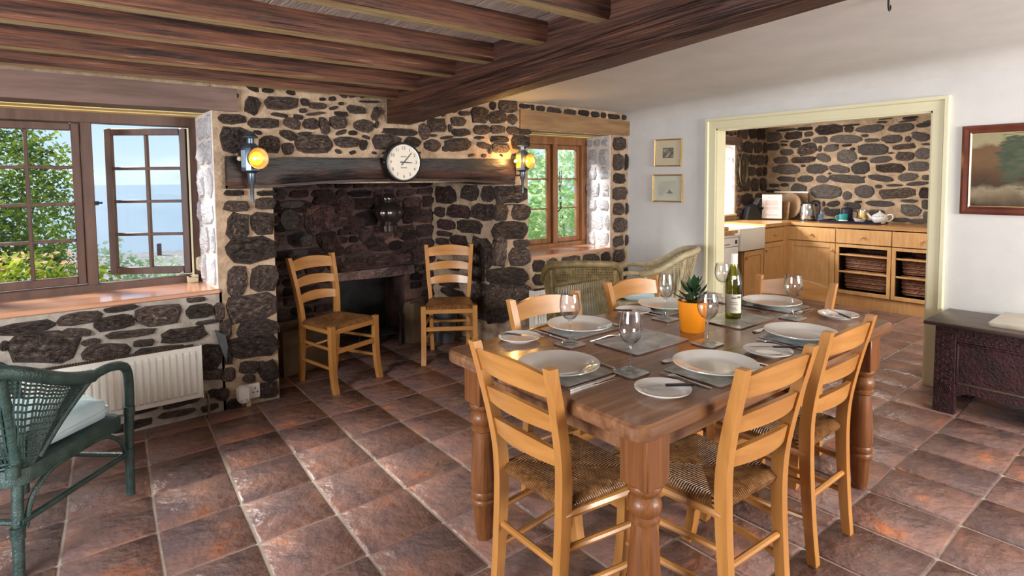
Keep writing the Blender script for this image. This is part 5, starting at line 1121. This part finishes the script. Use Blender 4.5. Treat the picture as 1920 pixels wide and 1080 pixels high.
# ------------------------------------------------------------------ kitchen units
be = M['beech']
def knob(parent, loc, rot):
    b = BM(); lathe(b, [(.006, 0), (.006, .008), (.015, .014), (.017, .020), (.012, .027), (.001, .029)], 14); obj('knob', b, be, parent, loc=loc, rot=rot)
def door(parent, name, x0, x1, z0, z1, kx=None, kz=None):
    """shaker front in the local x-z plane facing -y"""
    b = BM(); st = .055 if name == 'door' else 0
    if st:
        for a in ((x0, x0+st, z0, z1), (x1-st, x1, z0, z1), (x0+st, x1-st, z0, z0+st), (x0+st, x1-st, z1-st, z1)): box(b, a[0], a[1], -.022, 0, a[2], a[3], .0015)
        box(b, x0+st, x1-st, -.012, -.002, z0+st, z1-st)
    else: box(b, x0, x1, -.022, 0, z0, z1, .003)
    d = obj(name, b, be, parent)
    knob(d, (kx, -.022, kz), (R(90), 0, 0)); return d
def basket(parent, x0, x1, z0, z1):
    b = BM(); y0, y1 = .03, .45
    for q in range(9):
        z = z0+(z1-z0)*q/8; e_ = .006*(q % 2)+.012*q/8
        tube(b, [(x, y, z) for x, y in rrect(x0+.02-e_, x1-.02+e_, y0+.02-e_, y1, .03, 2)], (z1-z0)/14, 6, closed=True)
    box(b, x0+.03, x1-.03, y0+.03, y1-.02, z0-.004, z1-.02)
    k = obj('body', b, M['basket'], parent)
def unit(label, loc, rz, w_, kind, kside=1):
    t = thing('kitchen_unit', label, 'cabinet', loc, rz, group='pine kitchen base units'); h = w_/2
    b = BM()
    for s in (-1, 1): box(b, s*h-.009*(1+s), s*h+.009*(1-s), .001, .58, .13, .882)
    box(b, -h+.018, h-.018, .56, .58, .13, .882); box(b, -h+.018, h-.018, .001, .56, .13, .148); box(b, -h+.018, h-.018, .001, .06, .690, .706)
    obj('carcass', b, M['shade'] if kind == 'open' else be, t)
    b = BM(); box(b, -h, h, -.002, .016, .0, .135); obj('plinth', b, be, t)
    door(t, 'drawer', -h+.004, h-.004, .712, .872, 0, .792)
    if kind == 'door': door(t, 'door', -h+.004, h-.004, .142, .702, kside*(h-.035), .625)
    else:
        b = BM(); st = .04
        for a in ((-h+.004, -h+st, .142, .702), (h-st, h-.004, .142, .702), (-h+st, h-st, .142, .182), (-h+st, h-st, .668, .702)): box(b, a[0], a[1], -.022, 0, a[2], a[3], .0015)
        obj('face_frame', b, be, t)
        for z in (.575, .382):
            b = BM(); box(b, -h+st, h-st, -.016, .02, z, z+.016, .001); obj('runner', b, be, t)
    return t
def baskets(x, y, w_, rz, words):
    for z0, z1, lev in ((.425, .600, 'upper'), (.205, .408, 'lower')):
        t = thing('storage_basket', f'brown wicker basket on the {lev} runner, {words}', 'basket', (x, y, z0), rz, 'wicker kitchen baskets')
        basket(t, -w_/2+.075, w_/2-.045, .005, z1-z0-.012)
Kx = 7.0
unit('kitchen base unit with drawer and panelled door in the corner of the long run', (Kx, 3.09, 0), -pi/2, .54, 'door', 1)
unit('open base unit with two baskets, next to the panelled door', (Kx, 2.538, 0), -pi/2, .564, 'open'); baskets(Kx, 2.538, .564, -pi/2, 'unit next to the panelled door')
unit('open kitchen base unit with two baskets, half hidden by the door casing', (Kx, 1.974, 0), -pi/2, .564, 'open'); baskets(Kx, 1.974, .564, -pi/2, 'unit half hidden by the casing')
unit('narrow kitchen base unit with drawer and door right of the sink', (6.625, 3.372, 0), 0, .45, 'door', -1)
b = BM(); box(b, 6.855, 6.995, 3.352, 3.40, 0, .882, .002); box(b, 6.985, 7.05, 3.362, 3.94, 0, .882); tag(obj('corner_post', b, be), 'wooden filler post in the corner between the two kitchen runs', 'panel')
t = thing('sink_cupboard', 'low kitchen cupboard below the white sink', 'cabinet', (6.075, 3.372, 0)); 
b = BM(); box(b, -.12, .31, .001, .55, .10, .64); obj('carcass', b, be, t); door(t, 'door', -.11, .305, .142, .640, -.075, .575)
b = BM(); box(b, -.12, .31, .02, .04, 0, .135); obj('plinth', b, be, t)
wt = thing('worktop', 'oak worktop running along the stone wall and into the corner', 'worktop', (7.3, 3.0, .885))
b = BM(); loft(b, [[(x-7.3, y-3.0, z) for x, y in ((6.385, 3.335), (6.975, 3.335), (6.975, -.4), (7.612, -.4), (7.612, 3.955), (6.385, 3.955))] for z in (0, .04)]); obj('slab', b, M['worktop'], wt)
b = BM(); box(b, 5.20, 5.80, 3.335, 3.955, .858, .896, .003); tag(obj('worktop', b, M['worktop']), 'short oak worktop piece above the dishwasher', 'worktop')
t = thing('chopping_board', 'thick wooden chopping board on the worktop above the dishwasher', 'board', (5.56, 3.60, .897)); b = BM(); box(b, -.18, .17, -.2, .22, 0, .034, .005); obj('board', b, M['worktop'], t)
t = thing('sink', 'white ceramic farmhouse sink between the worktops', 'sink', (6.095, 3.62, .655)); b = BM()
loft(b, [[(x*q, y*q2-.0, z) for x, y in rrect(-.230, .285, -.295, .235, .03, 3)] for q, q2, z in ((.97, .98, 0), (1, 1, .01), (1, 1, .240), (.99, .99, .248), (.92, .93, .248), (.90, .91, .235), (.86, .87, .03), (.3, .3, .02))]); obj('basin', b, M['white_enamel'], t)
b = BM(); tube(b, catmull([(0, .29, .25), (0, .29, .42), (0, .22, .50), (0, .12, .48), (0, .10, .44)], 4), .011, 8); obj('tap', b, M['steel'], t)
t = thing('dishwasher', 'white dishwasher below the short worktop', 'dishwasher', (5.58, 3.38, 0)); b = BM(); box(b, -.28, .275, .02, .55, .10, .850); obj('body', b, M['white_enamel'], t)
b = BM(); box(b, -.278, .278, -.02, .02, .715, .810, .006); obj('control_panel', b, M['white_plastic'], t)
b = BM(); box(b, -.278, .278, -.01, .02, .814, .850, .004); obj('top_strip', b, M['white_plastic'], t)
b = BM(); box(b, -.278, .278, -.018, .02, .12, .710, .006); obj('door', b, M['white_plastic'], t)
b = BM(); box(b, -.05, .10, -.026, -.018, .742, .752, .002); obj('handle', b, M['blade'], t)
b = BM(); box(b, .205, .245, -.023, -.018, .745, .785); obj('display', b, M['black'], t)
b = BM(); box(b, -.27, .27, .03, .05, 0, .12); obj('kickboard', b, M['white_plastic'], t)
# things on the worktop
WZ = .9255
t = thing('kettle', 'steel electric kettle with black handle on the kitchen worktop', 'kettle', (7.28, 3.27, WZ), R(-100)); t.scale = (1.15, 1.15, 1.0)
b = BM(); lathe(b, [(.086, 0), (.088, .006), (.084, .022), (.078, .026)], 32); obj('base', b, M['black'], t)
b = BM(); lathe(b, [(.078, .028), (.080, .034), (.074, .14), (.062, .205), (.058, .212)], 32); obj('body', b, M['steel'], t)
b = BM(); lathe(b, [(.058, .212), (.050, .228), (.014, .234), (.013, .246), (.001, .248)], 28); obj('lid', b, M['black'], t)
b = BM(); tube(b, catmull([(.055, 0, .215), (.10, 0, .222), (.128, 0, .19), (.125, 0, .11), (.118, 0, .085)], 5), [.012]*10+[.013]*8+[.008]*3, 8); obj('handle', b, M['black'], t)
b = BM(); loft(b, [[(-.055, -.018, .15), (-.055, .018, .15), (-.05, .018, .205), (-.05, -.018, .205)], [(-.085, -.008, .19), (-.085, .008, .19), (-.075, .008, .208), (-.075, -.008, .208)]]); obj('spout', b, M['steel'], t)
t = thing('knife_block', 'black slanted knife block with knives in the kitchen corner', 'knife block', (6.98, 3.83, WZ), R(-30))
b = BM(); prism(b, [(-.10, 0), (.10, 0), (.10, .06), (.02, .20), (-.06, .17)], -.06, .06, 'y'); obj('block', b, M['black'], t)
for i in range(3):
    for j in range(4):
        b = BM(); px, pz = .085-.022*i, .10+.038*i; y = -.042+.028*j; tube(b, [(px-.02, y, pz-.02), (px+.045, y, pz+.05+.02*i)], .009, 6); k = obj('knife_handle', b, M['black'], t)
        b = BM(); tube(b, [(px+.045, y, pz+.05+.02*i), (px+.052, y, pz+.058+.02*i)], .009, 6); obj('rivet_cap', b, M['steel'], k)
t = thing('paper_sign', 'white printed notice in a stand on the kitchen worktop', 'sign', (7.13, 3.645, WZ+.018), R(-58)); t.rotation_euler = (R(-9), 0, R(-62))
b = BM(); box(b, -.115, .115, -.002, .002, 0, .305); obj('sheet', b, M['paper'], t, smooth=False)
for z0, z1, a0, a1 in ((.265, .272, -.045, .05), (.165, .235, -.08, .075), (.115, .150, -.08, .08), (.080, .090, -.035, .025), (.045, .052, -.07, .07), (.03, .036, -.07, .07)):
    n_ = max(1, int((z1-z0)/.011))
    for q in range(n_): b = BM(); zz = z0+(z1-z0)*q/n_; box(b, a0, a1-.01*(q % 2), -.0028, -.002, zz, zz+min(.006, z1-z0)); obj('print_line', b, mat('soft_print', (.50, .42, .42), rough=.8) if q == 0 else bpy.data.materials['soft_print'], t, smooth=False)
b = BM(); box(b, -.115, .115, .0, .07, 0, .006); obj('stand', b, M['white_plastic'], t)
t = thing('round_board', 'round wooden board leaning on the kitchen wall', 'board', (7.36, 3.56, WZ)); t.rotation_euler = (0, R(10), R(-8))
b = BM(); lathe(b, [(.001, -.01), (.165, -.01), (.17, -.005), (.17, .006), (.165, .01), (.155, .008), (.001, .008)], 40); obj('disc', b, M['board_oval'], t, loc=(0, 0, .172), rot=(0, R(90), 0))
t = thing('chopping_board', 'small rectangular wooden board in front of the round board', 'board', (7.27, 3.565, WZ)); t.rotation_euler = (0, R(9), R(-12))
b = BM(); loft(b, [[(x, y, z+.115) for y, z in rrect(-.07, .07, -.115, .115, .015, 3)] for x in (-.008, .008)]); obj('board', b, M['lintel'], t)
t = thing('serving_tray', 'large pale wooden tray leaning behind the boards', 'tray', (7.50, 3.62, WZ)); t.rotation_euler = (0, R(8), R(-4))
b = BM(); box(b, -.008, .008, -.24, .22, 0, .34, .003); obj('panel', b, M['lintel'], t); b = BM(); box(b, -.014, .012, -.24, .22, .335, .355, .003); obj('rim', b, M['white_enamel'], t)
t = thing('spray_bottle', 'small blue and white bottle behind the kettle', 'bottle', (7.45, 3.20, WZ)); b = BM(); lathe(b, [(.001, 0), (.034, 0), (.035, .01), (.034, .09), (.015, .115), (.014, .13), (.001, .131)], 20); obj('body', b, M['white_plastic'], t); b = BM(); lathe(b, [(.0355, .02), (.0358, .03), (.0352, .075), (.0346, .08)], 20, cap=False); obj('label', b, M['blue'], t)
t = thing('serving_tray', 'black lacquer tray with tea things on the kitchen worktop', 'tray', (7.30, 2.765, WZ)); b = BM()
loft(b, [[(x*q, y*q2, z) for x, y in rrect(-.17, .17, -.325, .325, .03, 3)] for q, q2, z in ((.94, .97, 0), (1, 1, .026), (.975, .985, .026), (.92, .955, .006))]); obj('tray', b, M['navy'], t)
TRZ = WZ+.0065
t = thing('cafetiere', 'dark glass cafetiere with domed black lid on the black tray', 'coffee pot', (7.34, 2.845, TRZ)); b = BM(); lathe(b, [(.001, 0), (.058, 0), (.060, .01), (.060, .14), (.062, .15), (.045, .165), (.01, .172), (.008, .19), (.014, .197), (.001, .208)], 28); obj('body', b, M['navy'], t); b = BM(); tube(b, catmull([(0, -.058, .13), (0, -.11, .12), (0, -.105, .05), (0, -.06, .03)], 5), .008, 8); obj('handle', b, M['black'], t)
t = thing('mug', 'teal and white mug on the left of the black tray', 'mug', (7.20, 2.83, TRZ)); b = BM(); lathe(b, [(.001, 0), (.040, 0), (.044, .006), (.045, .095), (.042, .095), (.040, .01), (.001, .008)], 28); obj('cup', b, M['teal'], t); b = BM(); tube(b, catmull([(0, .044, .078), (0, .078, .07), (0, .074, .03), (0, .044, .02)], 5), .006, 8); obj('handle', b, M['teal'], t); b = BM(); lathe(b, [(.0445, .008), (.0456, .012), (.0460, .028), (.0455, .03)], 28, cap=False); obj('white_band', b, M['white_plastic'], t)
t = thing('tin', 'tall steel tin on the black tray', 'tin', (7.33, 2.665, TRZ)); b = BM(); lathe(b, [(.001, 0), (.048, 0), (.048, .125), (.050, .126), (.050, .142), (.047, .146), (.001, .147)], 28); obj('body', b, M['steel'], t); b = BM(); lathe(b, [(.0485, .03), (.049, .035), (.049, .115), (.0485, .12)], 28, cap=False); obj('label', b, M['gilt'], t)
t = thing('bowl', 'small white bowl of tea bags on the black tray', 'bowl', (7.20, 2.655, TRZ)); b = BM(); lathe(b, [(.001, .0), (.035, 0), (.038, .004), (.066, .052), (.063, .053), (.036, .010), (.001, .008)], 28); obj('dish', b, M['ceramic'], t); b = BM(); lathe(b, [(.001, .03), (.048, .034), (.05, .045), (.02, .058), (.001, .06)], 14); obj('tea_bags', b, M['log_box'], t)
t = thing('teapot', 'white teapot with blue pattern at the right of the black tray', 'teapot', (7.27, 2.475, TRZ)); b = BM(); lathe(b, [(.001, 0), (.050, 0), (.055, .006), (.083, .045), (.084, .065), (.068, .098), (.045, .110), (.04, .108)], 32); obj('body', b, M['ceramic'], t)
b = BM(); lathe(b, [(.044, .110), (.03, .122), (.010, .126), (.009, .134), (.013, .142), (.001, .147)], 24); obj('lid', b, M['ceramic'], t)
b = BM(); tube(b, catmull([(0, .06, .045), (0, .10, .075), (0, .125, .112)], 5), [.022, .02, .018, .016, .014, .013, .012, .011, .011, .011, .012], 10); obj('spout', b, M['ceramic'], t)
b = BM(); tube(b, catmull([(0, -.068, .095), (0, -.115, .105), (0, -.130, .07), (0, -.10, .035), (0, -.072, .03)], 5), .008, 8); obj('handle', b, M['ceramic'], t)
random.seed(5)
for k in range(9):
    a = R(150+15*k); b = BM(); lathe(b, [(.0005, .0), (.008, .001), (.0005, .002)], 8); z = .075+rnd(-.012, .012); rr = .084-.5*max(0, z-.065); obj('blue_flower', b, M['blue'], t, loc=(rr*cos(a), rr*sin(a), z), rot=(0, R(75), a))
t = thing('oval_dish', 'oval pewter dish hanging on the kitchen side wall by the window', 'dish', (6.93, 3.925, 1.56)); b = BM()
loft(b, [[(.10*q*cos(2*pi*j/36), y, .215*q*sin(2*pi*j/36)) for j in range(36)] for q, y in ((.6, .02), (.98, .0), (1, -.012), (.95, -.012), (.82, .004), (.1, .006))]); obj('dish', b, M['pan'], t)
for s in (-1, 1): b = BM(); lathe(b, [(.001, 0), (.035, 0), (.03, .004), (.001, .005)], 14); obj('relief', b, M['brass'], t, loc=(0, .0, s*.09), rot=ry)
